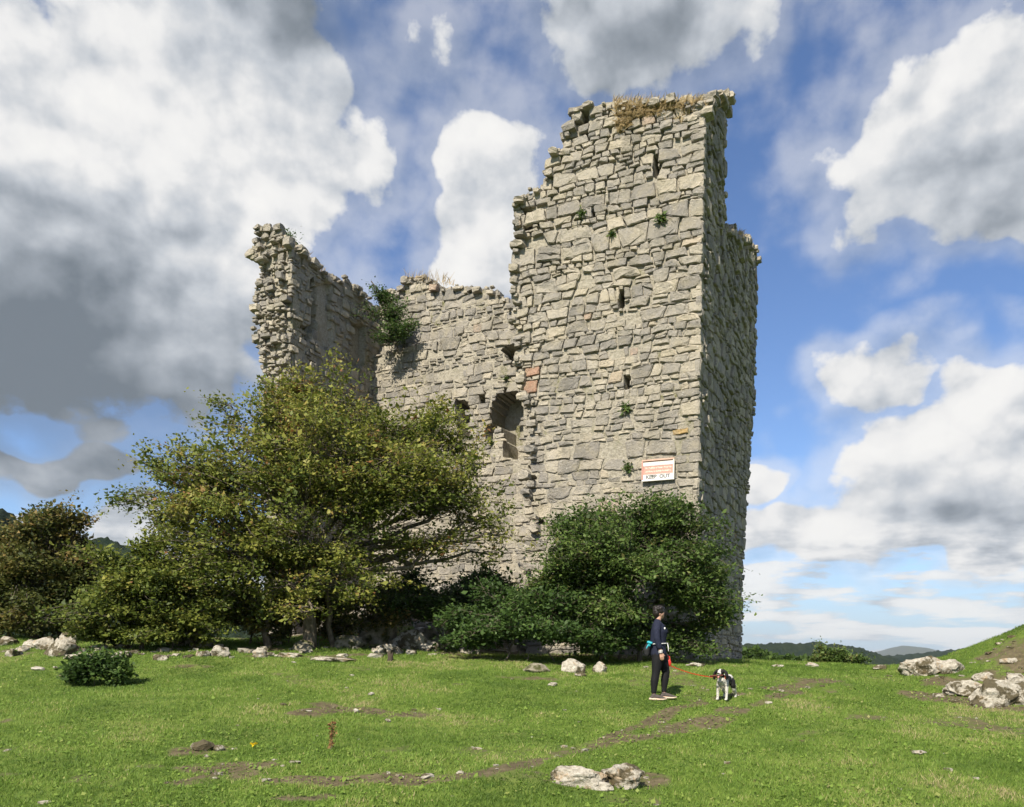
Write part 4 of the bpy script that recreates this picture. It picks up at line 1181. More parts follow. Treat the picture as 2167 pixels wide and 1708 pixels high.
G1 = 'limestone rocks along the foot of the hedge'; G2 = 'small stones lying in the turf'; G3 = 'limestone outcrops on the right hand bank'; G4 = 'boulders in the shade of the hawthorn'
rock('limestone_boulder', 'white moss-speckled boulder in the foreground, left one of the pair', 1224, 1668, 106, 50, 1, sub=4, sink=0.45)
rock('limestone_boulder', 'pale pointed boulder in the foreground, right one of the pair', 1322, 1668, 100, 54, 2, sub=4, sink=0.45)
rock('limestone_slab', 'pale bare slab below the mossy foreground pair of boulders', 1268, 1672, 60, 20, 3)
for x, y, w_, h_, sd, lb in [
    (122, 1390, 74, 46, 11, 'large blunt pale rock in front of the dark left tree'), (92, 1376, 60, 34, 12, 'angular pale rock just left of the large blunt rock by the dark tree'), (62, 1372, 44, 20, 13, 'low pale rock at the left end of the angular rocks'),
    (140, 1362, 40, 34, 14, 'tilted pale slab leaning behind the large blunt rock'), (182, 1396, 96, 14, 15, 'long flat stone at the turf edge right of the blunt rock'), (8, 1366, 44, 22, 16, 'pale rock cut by the left edge of the picture'), (245, 1392, 40, 12, 17, 'flat grey stone above the nettle clump'),
    (338, 1398, 34, 16, 18, 'flat stone half in the grass below the bushy shrub'), (465, 1390, 40, 28, 19, 'squat pink-grey stone left of the hawthorn trunks'), (551, 1392, 34, 26, 20, 'pointed white stone at the turf edge below the hawthorn'),
    (606, 1392, 60, 14, 21, 'broken white stones right of the pointed stone below the hawthorn'), (700, 1398, 95, 12, 22, 'low flat slabs in the worn patch below the hawthorn'), (885, 1372, 62, 26, 23, 'wide pale rock at the left foot of the brambles'), (905, 1382, 46, 32, 24, 'knobbly white rock right of the wide pale rock by the brambles'),
    (990, 1385, 44, 18, 25, 'smooth tan stone at the edge of the bramble thicket'), (1008, 1396, 28, 10, 26, 'small tan stone just below the smooth tan one'), (1214, 1424, 46, 36, 27, 'white upright rock under the brambles left of the walker'), (1271, 1424, 30, 26, 28, 'small white hollowed rock right of the upright white one'),
    (1474, 1411, 36, 12, 30, 'smooth tan stone at the turf edge between walker and tower'), (1648, 1412, 22, 8, 31, 'small tan stone on the crest just right of the tower'), (1720, 1412, 34, 12, 32, 'grey stone beside the crest bush'), (1868, 1417, 32, 11, 33, 'rounded pinkish stone alone on the crest')]:
    rock('rock', lb, x, y, w_, h_, sd, group=G1)
rock('rock', 'dark mossy rock left of the upright white one under the brambles', 1135, 1424, 54, 24, 29, group=G1, mat=M_rock_dark)
for x, y, w_, h_, sd, dd, lb in [(790, 1335, 95, 75, 41, 21.2, 'big dim boulder right of the hawthorn trunk'), (868, 1345, 70, 60, 42, 21.0, 'rounded boulder between the dim boulder and the brambles'), (735, 1372, 80, 36, 43, 20.0, 'low boulder at the foot of the hawthorn trunk'),
                               (640, 1378, 50, 26, 44, 19.4, 'small boulder left of the hawthorn trunk'), (905, 1310, 55, 45, 45, 21.8, 'mossy boulder half hidden by ivy'), (380, 1325, 60, 70, 46, 20.4, 'tall pale rock seen through the bushy shrub'), (425, 1370, 50, 40, 47, 19.3, 'pale rock behind the twigs right of the bushy shrub'), (820, 1385, 60, 26, 48, 19.6, 'flat rock in the nettles right of the trunk')]:
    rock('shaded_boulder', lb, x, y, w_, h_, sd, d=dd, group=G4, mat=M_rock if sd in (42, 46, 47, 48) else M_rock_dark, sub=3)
for x, y, w_, h_, sd, lb in [
    (425, 1590, 54, 24, 51, 'rounded pale stone on the small mound at lower left'), (462, 1590, 24, 13, 52, 'broken stone beside the rounded one on the small mound'), (437, 1603, 12, 7, 53, 'small pinkish stone below the small mound stones'), (899, 1649, 38, 10, 54, 'flat pale stone beside the muddy track at lower centre'),
    (620, 1617, 34, 5, 55, 'thin pale flat stone above the muddy track'), (1946, 1597, 34, 9, 56, 'flat tan stone on the right hand turf'), (75, 1419, 34, 9, 57, 'flat pale stone left of the nettle clump'), (1170, 1453, 22, 9, 58, 'small tan stone below the white rocks by the brambles'),
    (1228, 1432, 26, 8, 59, 'flat pale stone just below the upright white rock'), (648, 1507, 24, 4, 60, 'thin pale stone at the left end of the bare patch'), (752, 1510, 13, 9, 61, 'small white stone in the bare patch'), (785, 1472, 14, 7, 62, 'small white stone above the bare patch'), (598, 1494, 16, 6, 63, 'small pale stone left above the bare patch'),
    (820, 1528, 14, 7, 64, 'small white stone at the lower right of the bare patch'), (1880, 1434, 18, 5, 65, 'flat pale stone in the worn turf right of the dog'), (1628, 1490, 16, 6, 66, 'small pinkish stone right of the dog'), (455, 1650, 16, 5, 67, 'small pink stone in the mud at lower left'), (1180, 1605, 14, 8, 68, 'small pink stone above the foreground boulders'), (90, 1703, 26, 8, 69, 'flat stone at the bottom left corner'), (1405, 1410 + 30, 14, 6, 70, 'small pale stone behind the walker')]:
    rock('stone', lb, x, y, w_, h_, sd, group=G2, sub=2, sink=0.2)
# outcrops on the bank
for x, y, w_, h_, sd, dp, lb in [(1965, 1428, 90, 44, 81, .8, 'white limestone rib at the left nose of the bank'), (2015, 1425, 60, 34, 82, .8, 'white knobbly rock just right of the rib on the bank'), (2115, 1495, 120, 70, 83, .5, 'big white limestone face at the foot of the bank'), (2185, 1492, 110, 60, 84, .5, 'white limestone block running out of the picture at right'),
                                (2050, 1475, 80, 40, 85, .6, 'honeycombed white rock left of the big face'), (2160, 1445, 60, 26, 86, .6, 'white ledge above the big limestone face'), (2085, 1440, 40, 22, 87, .6, 'small pale rock on the bare slope of the bank'), (2140, 1405, 34, 16, 88, .7, 'small white rock high on the bank'), (1990, 1475, 24, 12, 89, .7, 'small tan rock at the foot of the bank'), (2020, 1487, 22, 10, 90, .7, 'small white rock left below the honeycombed rock')]:
    rock('limestone_outcrop', lb, x, y, w_, h_, sd, group=G3, deep=dp, sub=4 if w_ > 70 else 3, sink=0.5)
# loose pebbles nobody could count
rg = np.random.default_rng(77); soup = Soup(); rs = random.Random(77)
px_, py_ = scatter(9000, 8.0, 22, 1.1)
dmm = dirt_at(px_, py_)
cnt = 0
bank = ((px_ - 10.5) / 2.6) ** 2 + ((py_ - 15.4) / 2.0) ** 2 < 1
for x, y, q, bk_ in zip(px_, py_, dmm, bank):
    if (q > 0.42 and rs.random() < 0.14) or rs.random() < 0.010 or (bk_ and rs.random() < 0.35):
        s = rs.choice([0.012, 0.016, 0.022, 0.035]) * (1.5 if bk_ else 1)
        V, F_ = block(rs, s * rs.uniform(.8, 1.6), s, s * rs.uniform(.3, .6), 0.3)
        z = hz(x, y); a_ = rs.uniform(0, 6.28); ca, sa = math.cos(a_), math.sin(a_)
        soup.add([(x + vx * ca - vy * sa, y + vx * sa + vy * ca, z + vz + s * 0.2) for vx, vy, vz in V], F_, 0.5)
for k in range(95):                                                        # rubble strewn along the foot of the hedge
    px_k = rs.uniform(20, 1060); g = ground_at(px_k, rs.uniform(1364, 1394))
    s = rs.choice([0.03, 0.05, 0.07, 0.11]) * rs.uniform(.8, 1.2)
    V, F_ = block(rs, s * rs.uniform(.8, 1.5), s, s * rs.uniform(.4, .8), 0.28); a_ = rs.uniform(0, 6.28); ca, sa = math.cos(a_), math.sin(a_)
    soup.add([(g.x + vx * ca - vy * sa, g.y + vx * sa + vy * ca, g.z + vz + s * 0.2) for vx, vy, vz in V], F_, 0.5)
tag(obj('pebbles', mesh_np('pebbles', soup.V, faces=soup.F, mat=M_rock)), 'pale limestone pebbles scattered over worn earth and turf', None, None, 'stuff')
# stump, dock stem, dandelion
g = ground_at(825, 1398)
st = Tubes(); rg5 = np.random.default_rng(5)
st.add(np.array([(g.x, g.y, g.z - .05), (g.x + .01, g.y, g.z + .08), (g.x - .02, g.y, g.z + .17), (g.x + .01, g.y, g.z + .23)]), [.075, .06, .05, .012], 9)
st.add(np.array([(g.x, g.y, g.z + .05), (g.x + .05, g.y - .02, g.z + .12), (g.x + .06, g.y, g.z + .19)]), [.03, .025, .008], 6)
M_stump, t, out = mat_new('rotten_wood'); principled(t, out, (0.07, 0.055, 0.04), 0.95)
tag(obj('stump', st.mesh('stump', M_stump)), 'small dark rotten stump in the turf below the brambles', 'stump')
g = ground_at(700, 1588)
st = Tubes(); st.add(np.array([(g.x, g.y, g.z - .02), (g.x + .01, g.y, g.z + .15), (g.x + .015, g.y, g.z + .32)]), [.008, .006, .004], 5)
dk = empty('dock_plant', g, 'single rusty dock stem standing in the left turf', 'weed')
M_dock = leaf_mat('dock_seed', [(0, (0.20, 0.09, 0.04)), (1, (0.34, 0.22, 0.09))], .2, .8)
place(obj('stem', st.mesh('stem', M_bark)), dk)
n = 240; C = np.stack([g.x + .01 + rg5.normal(0, .018, n), g.y + rg5.normal(0, .018, n), g.z + rg5.uniform(.06, .36, n)], 1)
V, Q = leaf_quads(rg5, C, 0.028, None, .3)
place(obj('seed_head', mesh_np('seed_head', V, quads=Q, mat=M_dock, rnd=rg5.uniform(0, 1, n))), dk)
g = ground_at(537, 1586)
dn = empty('dandelion', g, 'single yellow dandelion flower in the left turf', 'flower')
st = Tubes(); st.add(np.array([(g.x, g.y, g.z - .01), (g.x, g.y, g.z + .05)]), [.004, .003], 5); place(obj('stem', st.mesh('stem', M_grass)), dn)
n = 60; an = rg5.uniform(0, 6.28, n); C = np.stack([g.x + 0 * an, g.y + 0 * an, g.z + .05 + rg5.uniform(0, .006, n)], 1)
V, Q = leaf_quads(rg5, C, 0.035, np.stack([np.cos(an), np.sin(an), .4 + 0 * an], 1) * 3, .4, .35)
M_yel = leaf_mat('petal', [(0, (0.75, 0.55, 0.02)), (1, (0.85, 0.65, 0.03))], .3)
place(obj('flower_head', mesh_np('flower_head', V, quads=Q, mat=M_yel, rnd=rg5.uniform(0, 1, n))), dn)

# ------------------------------------------------------------------ warning sign on the front wall
def plain(name, col, rough=0.6, spec=0.3, noise_amt=0.0, scale=30):
    m, t, out = mat_new(name)
    c = col
    if noise_amt:
        geo = t.add('ShaderNodeNewGeometry'); n = t.noise(geo.outputs['Position'], scale, 5, 0.65)
        c = t.mix(t.ss(n, 0.35, 0.7, 0, noise_amt), col, tuple(x * 0.45 for x in col))
    principled(t, out, c, rough, spec=spec)
    return m
M_white = plain('faded_white_paint', (0.80, 0.78, 0.74), 0.6, .3, .15, 9); M_red = plain('faded_red_paint', (0.64, 0.34, 0.28), 0.6, .3, .25, 9)
M_frame = plain('weathered_sign_frame', (0.66, 0.44, 0.34), 0.7, .3, .4, 14); M_ink = plain('faded_ink', (0.16, 0.16, 0.17), 0.7); M_ghost = plain('ghost_ink', (0.68, 0.67, 0.64), 0.7); M_cream = plain('cream_letters', (0.80, 0.74, 0.62), .6)
su, sz_ = on_front(1394, 996)
TLc, BRc = on_front(1360, 973), on_front(1428, 1016)
sw = abs(TLc[0] - BRc[0]); sh = 0.60
sroot = empty('warning_sign', (*(O + su * EU + 0.10 * EN), sz_ - sh / 2), 'framed white and red warning sign reading KEEP OUT on the tower wall', 'sign')
sroot.rotation_euler = (0, R(0.0), -PHI)
def bx(name, x0, x1, y0, y1, z0, z1, mat, parent, bev=0.004):
    me = bpy.data.meshes.new(name); bm = bmesh.new(); bmesh.ops.create_cube(bm, size=1)
    for v in bm.verts: v.co = Vector((x0 + (v.co.x + .5) * (x1 - x0), y0 + (v.co.y + .5) * (y1 - y0), z0 + (v.co.z + .5) * (z1 - z0)))
    if bev: bmesh.ops.bevel(bm, geom=list(bm.edges), offset=bev, segments=1, affect='EDGES')
    bm.to_mesh(me); bm.free(); me.materials.append(mat)
    return obj(name, me, parent)
hw = sw / 2
bx('board', -hw + .02, hw - .02, 0.0, 0.02, 0.02, sh - .02, M_red, sroot)
bx('frame_rail', -hw, hw, -0.035, 0.03, sh - .045, sh, M_frame, sroot); bx('frame_rail', -hw, hw, -0.035, 0.03, 0.0, 0.04, M_white, sroot)
bx('frame_stile', -hw, -hw + .035, -0.037, 0.032, 0.04, sh - .045, M_red, sroot); bx('frame_stile', hw - .04, hw, -0.037, 0.032, 0.04, sh - .045, M_cream, sroot)
p1 = bx('panel', -hw + .037, hw - .042, -0.008, 0.0, sh - .175, sh - .07, M_white, sroot, 0); p2 = bx('panel', -hw + .037, hw - .042, -0.008, 0.0, 0.045, 0.185, M_white, sroot, 0)
def text(name, body, size, x, z, mat, parent, y=-0.0085, bold=0.0):
    cu = bpy.data.curves.new(name, 'FONT'); cu.body = body; cu.size = size; cu.align_x = 'CENTER'; cu.align_y = 'CENTER'; cu.extrude = 0.0012; cu.offset = bold
    tmp = bpy.data.objects.new(name, cu); COL.objects.link(tmp)
    dg = bpy.context.evaluated_depsgraph_get(); me = bpy.data.meshes.new_from_object(tmp.evaluated_get(dg)); bpy.data.objects.remove(tmp)
    me.materials.clear(); me.materials.append(mat)
    o = obj(name, me, parent); o.location = (x, y, z); o.rotation_euler = (R(90), 0, 0)
    return o
text('lettering', 'DANGER', 0.11, -0.02, sh - .122, M_ghost, sroot, -0.0105, .003)
text('lettering', 'The Building is Private Property', 0.058, 0, sh - .235, M_cream, sroot, -0.0025, .002); text('lettering', 'and Entry is Strictly Forbidden', 0.058, 0, sh - .33, M_cream, sroot, -0.0025, .002)
text('lettering', 'KEEP  OUT', 0.14, 0.0, 0.115, M_ink, sroot, -0.0105, .005)

# ------------------------------------------------------------------ figures
def loft(bm, pts, radii, seg=14, cap=True):
    """closed tube through pts; radii: (ra, rb) half sizes along the side/forward axes of each section"""
    P = [Vector(p) for p in pts]; n = len(P); rings = []
    prevA = None
    for i in range(n):
        T = (P[min(i + 1, n - 1)] - P[max(i - 1, 0)]).normalized()
        ref = Vector((1, 0, 0)) if abs(T.x) < 0.85 else Vector((0, 0, 1))
        A = (ref - T * ref.dot(T)).normalized(); B = T.cross(A).normalized()
        ra, rb = radii[i] if isinstance(radii[i], tuple) else (radii[i], radii[i])
        rings.append([bm.verts.new(P[i] + A * ra * math.cos(2 * math.pi * k / seg) + B * rb * math.sin(2 * math.pi * k / seg)) for k in range(seg)])
    for a, b_ in zip(rings[:-1], rings[1:]):
        for k in range(seg): bm.faces.new((a[k], a[(k + 1) % seg], b_[(k + 1) % seg], b_[k]))
    for ring, i, s in ((rings[0], 0, -1), (rings[-1], n - 1, 1)):
        T = (P[min(i + 1, n - 1)] - P[max(i - 1, 0)]).normalized()
        r = min(radii[i]) if isinstance(radii[i], tuple) else radii[i]
        mid = [bm.verts.new(P[i] + (v.co - P[i]) * 0.68 + T * s * r * 0.7) for v in ring]
        for k in range(seg):
            f = (ring[k], mid[k], mid[(k + 1) % seg], ring[(k + 1) % seg])
            bm.faces.new(f if s > 0 else f[::-1])
        c = bm.verts.new(P[i] + T * s * r * 0.95)
        for k in range(seg):
            f = (mid[k], c, mid[(k + 1) % seg])
            bm.faces.new(f if s > 0 else f[::-1])

def ball(bm, c, r):
    r = r if isinstance(r, tuple) else (r, r, r)
    q = bmesh.ops.create_icosphere(bm, subdivisions=3, radius=1.0)
    for v in q['verts']: v.co = Vector((v.co.x * r[0] + c[0], v.co.y * r[1] + c[1], v.co.z * r[2] + c[2]))

def fuse(name, build, voxel, mat, parent, smooth=4):
    """one continuous skin over overlapping volumes"""
    bm = bmesh.new(); build(bm)
    bmesh.ops.recalc_face_normals(bm, faces=bm.faces)
    me0 = bpy.data.meshes.new('tmp'); bm.to_mesh(me0); bm.free()
    tmp = bpy.data.objects.new('tmp', me0); COL.objects.link(tmp)
    m = tmp.modifiers.new('r', 'REMESH'); m.mode = 'VOXEL'; m.voxel_size = voxel
    if smooth:
        m2 = tmp.modifiers.new('s', 'SMOOTH'); m2.factor = 0.5; m2.iterations = smooth
    dg = bpy.context.evaluated_depsgraph_get(); me = bpy.data.meshes.new_from_object(tmp.evaluated_get(dg))
    bpy.data.objects.remove(tmp); me.name = name
    me.materials.clear(); me.materials.append(mat)
    me.polygons.foreach_set('use_smooth', np.ones(len(me.polygons), dtype=bool))
    return obj(name, me, parent)

def part(name, build, mat, parent, smooth=True):
    bm = bmesh.new(); build(bm); bmesh.ops.recalc_face_normals(bm, faces=bm.faces)
    me = bpy.data.meshes.new(name); bm.to_mesh(me); bm.free(); me.materials.append(mat)
    if smooth: me.polygons.foreach_set('use_smooth', np.ones(len(me.polygons), dtype=bool))
    return obj(name, me, parent)

M_skin = plain('skin', (0.56, 0.33, 0.24), 0.55, .35); M_navy = plain('navy_jersey', (0.022, 0.026, 0.05), 0.85, .15, .4, 40); M_black = plain('black_leggings', (0.012, 0.012, 0.014), 0.75, .2, .3, 40)
M_hair = plain('dark_hair', (0.018, 0.013, 0.011), 0.5, .4, .5, 60); M_shoe = plain('grey_shoe', (0.10, 0.085, 0.08), 0.8, .2, .5, 60); M_sole = plain('cream_sole', (0.62, 0.50, 0.38), 0.7, .2); M_teal = plain('turquoise_nylon', (0.03, 0.42, 0.52), 0.5, .4, .3, 40)
M_wht = plain('white_cord', (0.75, 0.75, 0.75), .6); M_strap = plain('black_nylon', (0.02, 0.02, 0.022), .7); M_redp = plain('red_plastic', (0.60, 0.035, 0.02), 0.35, .5); M_lead = plain('orange_red_tape', (0.62, 0.10, 0.03), 0.7, .2)

# walker: local x = the way she faces (to the right of the picture), y = away from the camera
g = ground_at(1392, 1482, 10, 18)
walker = empty('person', g, 'person in navy top and black leggings standing with a dog on a lead', 'person')
walker.scale = (0.95, 0.95, 0.95)
gn, gf = hz(g.x - .06, g.y - .06) - g.z, hz(g.x + .15, g.y + .10) - g.z      # turf under each foot
def body(bm):
    # torso, neck, head
    loft(bm, [(-.01, .02, .86), (-.02, .02, 1.0), (-.01, .02, 1.14), (-.01, .02, 1.28), (-.035, .02, 1.38), (-.04, .02, 1.43)], [(.125, .165), (.115, .145), (.125, .15), (.125, .165), (.085, .14), (.055, .07)], 18)
    loft(bm, [(-.035, .02, 1.40), (-.02, .02, 1.47), (.0, .025, 1.54)], [(.055, .055), (.05, .05), (.055, .055)])
    ball(bm, (.005, .03, 1.60), (.088, .078, .105)); ball(bm, (.035, .05, 1.545), (.058, .055, .055))
    ball(bm, (.075, .075, 1.575), (.018, .018, .02)); ball(bm, (-.005, -.045, 1.585), (.02, .014, .03)); ball(bm, (.05, .075, 1.53), (.03, .03, .012))
    # legs
    for sx_, sy_, zz, kx in ((-.05, -.055, gn, -.06), (.12, .10, gf, .155)):
        loft(bm, [(0 + sx_ * .3, sy_, .88), (sx_ * .8, sy_, .70), (kx, sy_, .47 + zz), (kx - .02, sy_, .36 + zz), (kx - .03, sy_, .12 + zz), (kx - .025, sy_, .06 + zz)], [(.105, .10), (.088, .085), (.062, .06), (.063, .058), (.036, .036), (.036, .034)])
        loft(bm, [(kx - .05, sy_, .035 + zz), (kx + .06, sy_ - .01, .03 + zz), (kx + .14, sy_ - .02, .025 + zz)], [(.03, .035), (.03, .04), (.02, .035)])
    # near arm, hanging
    loft(bm, [(-.06, -.13, 1.37), (-.085, -.19, 1.25), (-.075, -.215, 1.10), (-.03, -.21, .97), (.0, -.20, .88)], [.055, .05, .042, .035, .026])
    hand(bm, Vector((.0, -.20, .87)), Vector((.22, .02, -.97)), Vector((0, -1, 0)), .35)
    # far arm, holding the lead
    loft(bm, [(-.03, .17, 1.37), (.0, .235, 1.22), (.03, .24, 1.08), (.10, .20, .95), (.155, .15, .85)], [.055, .05, .042, .035, .026])
    hand(bm, Vector((.157, .148, .845)), Vector((.35, -.25, -.90)), Vector((.5, -.8, .2)), 1.15)
def hand(bm, w0, fwd, side, curl):
    """palm, four unequal bent fingers and a thumb; curl in radians per joint"""
    fwd = fwd.normalized(); back = fwd.cross(side).normalized(); side = back.cross(fwd).normalized()
    # side: back of the hand normal ; back: across the knuckles
    loft(bm, [w0, w0 + fwd * .035, w0 + fwd * .085], [(.022, .018), (.036, .015), (.038, .014)], 12)
    for k, (o, L) in enumerate(((-.030, .066), (-.010, .076), (.010, .072), (.029, .056))):
        p = w0 + fwd * .082 + back * o; d = fwd.copy(); pts = [p - fwd * .02, p]
        for j, s in enumerate((.45, .32, .23)):
            d = (Matrix.Rotation(-curl * (0.6 + .2 * j), 3, back) @ d).normalized(); p = p + d * L * s; pts.append(p.copy())
        loft(bm, pts, [.0095, .0095, .009, .0085, .0075], 8)
    p = w0 + fwd * .025 - back * .026; d = (fwd * .75 - back * .55 - side * .25).normalized(); pts = [p, p + d * .035]
    d2 = (d + fwd * .5).normalized(); pts += [pts[-1] + d2 * .028]; loft(bm, pts, [.012, .0105, .008], 8)
fuse('body', body, 0.0065, M_skin, walker, 3)
def jersey(bm):
    loft(bm, [(-.01, .02, .84), (-.015, .02, .92), (-.02, .02, 1.02), (-.01, .02, 1.14), (.0, .02, 1.25), (-.02, .02, 1.34), (-.035, .02, 1.40), (-.035, .02, 1.435)], [(.155, .185), (.15, .178), (.142, .165), (.145, .168), (.15, .185), (.12, .18), (.09, .14), (.066, .085)], 22)
    ball(bm, (.07, -.04, 1.25), (.075, .08, .075)); ball(bm, (.07, .09, 1.25), (.075, .08, .075))
    loft(bm, [(-.05, -.10, 1.385), (-.085, -.185, 1.26), (-.078, -.215, 1.12), (-.05, -.215, 1.03), (-.028, -.21, .965)], [.075, .068, .06, .055, .052])
    loft(bm, [(-.03, .14, 1.385), (.0, .23, 1.23), (.03, .24, 1.10), (.075, .215, 1.0)], [.072, .066, .058, .05])
fuse('jersey', jersey, 0.009, M_navy, walker, 5)
def leggings(bm):
    loft(bm, [(-.01, .02, .78), (-.012, .02, .88), (-.012, .02, .95)], [(.13, .16), (.145, .175), (.135, .165)], 18)
    for sx_, sy_, zz, kx in ((-.05, -.055, gn, -.06), (.12, .10, gf, .155)):
        loft(bm, [(0 + sx_ * .3, sy_, .86), (sx_ * .8, sy_, .70), (kx, sy_, .48 + zz), (kx - .02, sy_, .36 + zz), (kx - .03, sy_, .17 + zz), (kx - .03, sy_, .145 + zz)], [(.122, .105), (.103, .095), (.073, .07), (.075, .068), (.05, .048), (.049, .047)])
fuse('leggings', leggings, 0.009, M_black, walker, 4)
for sy_, zz, kx in ((-.055, gn, -.06), (.10, gf, .155)):
    def shoe(bm):
        loft(bm, [(kx - .075, sy_, .055 + zz), (kx - .02, sy_, .07 + zz), (kx + .05, sy_ - .01, .062 + zz), (kx + .12, sy_ - .015, .048 + zz), (kx + .175, sy_ - .02, .042 + zz)], [(.03, .038), (.046, .042), (.04, .044), (.028, .046), (.018, .036)], 14)
        loft(bm, [(kx - .03, sy_, .07 + zz), (kx - .028, sy_, .105 + zz)], [(.05, .044), (.048, .042)])
    sh_ = fuse('shoe', shoe, 0.006, M_shoe, walker, 3)
    def sole(bm):
        loft(bm, [(kx - .095, sy_, .026 + zz), (kx - .03, sy_, .022 + zz), (kx + .06, sy_ - .01, .02 + zz), (kx + .14, sy_ - .018, .022 + zz), (kx + .195, sy_ - .022, .034 + zz)], [(.026, .04), (.03, .048), (.024, .05), (.022, .05), (.012, .034)], 14)
    fuse('sole', sole, 0.006, M_sole, sh_, 2)
def hair(bm):
    ball(bm, (-.018, .028, 1.635), (.108, .102, .098)); ball(bm, (-.055, .015, 1.595), (.075, .085, .085)); ball(bm, (.035, .045, 1.675), (.075, .075, .05)); ball(bm, (-.06, .02, 1.54), (.045, .06, .05))
    rr = random.Random(3)
    for k in range(46):
        a_, e_ = rr.uniform(0, 6.28), rr.uniform(-.2, 1.4)
        v = Vector((math.cos(a_) * math.cos(e_), math.sin(a_) * math.cos(e_), math.sin(e_)))
        if v.x > 0.45 and v.z < 0.45: continue
        ball(bm, (-.018 + v.x * .100, .028 + v.y * .094, 1.635 + v.z * .09), rr.uniform(.018, .03))
fuse('hair', hair, 0.007, M_hair, walker, 1)
part('waist_cord', lambda bm: loft(bm, [(-.02 + .165 * math.cos(a_), .02 + .19 * math.sin(a_), 1.03 + .012 * math.cos(a_)) for a_ in np.linspace(-2.3, 1.2, 16)], [.009] * 16, 6), M_wht, walker)
part('cord_end', lambda bm: loft(bm, [(.145, -.03, 1.04), (.16, -.045, .98), (.165, -.05, .90)], [.012, .010, .006], 6), M_wht, walker)
for z_, r_ in ((.905, .034), (.89, .035), (.872, .034)):
    part('bracelet', lambda bm: loft(bm, [(-.006 + r_ * math.cos(a_), -.205 + r_ * math.sin(a_), z_ + .008 * math.cos(a_)) for a_ in np.linspace(0, 6.28, 17)], [.006] * 17, 6), M_wht, walker)
part('chest_badge', lambda bm: ball(bm, (.075, -.125, 1.31), (.016, .012, .022)), M_wht, walker)
wp = empty('waist_pouch', g + Vector((-.19, -.06, .82)), 'black treat pouch hanging behind the walker', 'pouch')
def pouch(bm):
    loft(bm, [(-.03, 0, -.03), (-.035, 0, .05), (-.02, 0, .12)], [(.05, .06), (.06, .07), (.045, .055)], 14)
fuse('bag', pouch, .007, M_strap, wp, 3)
part('carabiner', lambda bm: loft(bm, [(-.08 + .035 * math.cos(a_), -.03, .0 + .05 * math.sin(a_)) for a_ in np.linspace(0, 6.28, 15)], [.006] * 15, 6), M_strap, wp)
tb = empty('bag_roll', g + Vector((-.185, -.11, .985)), 'crumpled turquoise bag tied at the back of the walker\'s waist', 'bag')
def teal(bm):
    rr = random.Random(9)
    for k in range(12): ball(bm, (rr.gauss(0, .017), rr.gauss(0, .014), rr.gauss(0, .017)), rr.uniform(.018, .028))
fuse('bag', teal, .006, M_teal, tb, 1)
part('tail', lambda bm: loft(bm, [(-.02, 0, -.03), (-.05, -.01, -.08), (-.055, 0, -.11)], [.012, .009, .004], 6), M_teal, tb)

# lead
hx = g + Vector((.195, .095, .665))
ld_root = empty('dog_lead', hx, 'red retractable dog lead with orange tape in the walker\'s far hand', 'lead')
def casing(bm):
    ball(bm, (.0, 0, -.02), (.045, .022, .062)); loft(bm, [(-.03, 0, .03), (-.04, .01, .09), (-.02, .01, .115), (.01, .0, .09), (.02, 0, .03)], [.012] * 5, 8)
fuse('casing', casing, .006, M_redp, ld_root, 2)
part('handle_grip', lambda bm: loft(bm, [(-.044, .008, .075), (-.036, .012, .112), (-.004, .008, .108)], [.016, .016, .016], 8), M_strap, ld_root)

# ------------------------------------------------------------------ dog
gd = ground_at(1533, 1482, 10, 18)
dog = empty('dog', gd, 'black and white spaniel facing the camera with a stick in its mouth', 'dog')
ang = math.atan2(-0.83, -0.56)       # forward direction in plan
dog.rotation_euler = (0, 0, ang)
M_dog, t, out = mat_new('black_white_coat')
va = t.attr('black').outputs['Fac']
geo = t.add('ShaderNodeNewGeometry'); tcn = t.add('ShaderNodeTexCoord')
nn = t.noise(tcn.outputs['Object'], 45, 4, .6); n4 = t.noise(tcn.outputs['Object'], 120, 3, .6)
wh = t.mix(t.ss(nn, .50, .66, 0, .75), (0.66, 0.63, 0.57), (0.16, 0.15, 0.15))
cc = t.mix(t.ss(t.m('ADD', va, t.m('MULTIPLY', t.m('SUBTRACT', nn, .5), .35)), .42, .58), wh, (0.014, 0.013, 0.013))
principled(t, out, cc, .7, n4, .6, .01, .25)
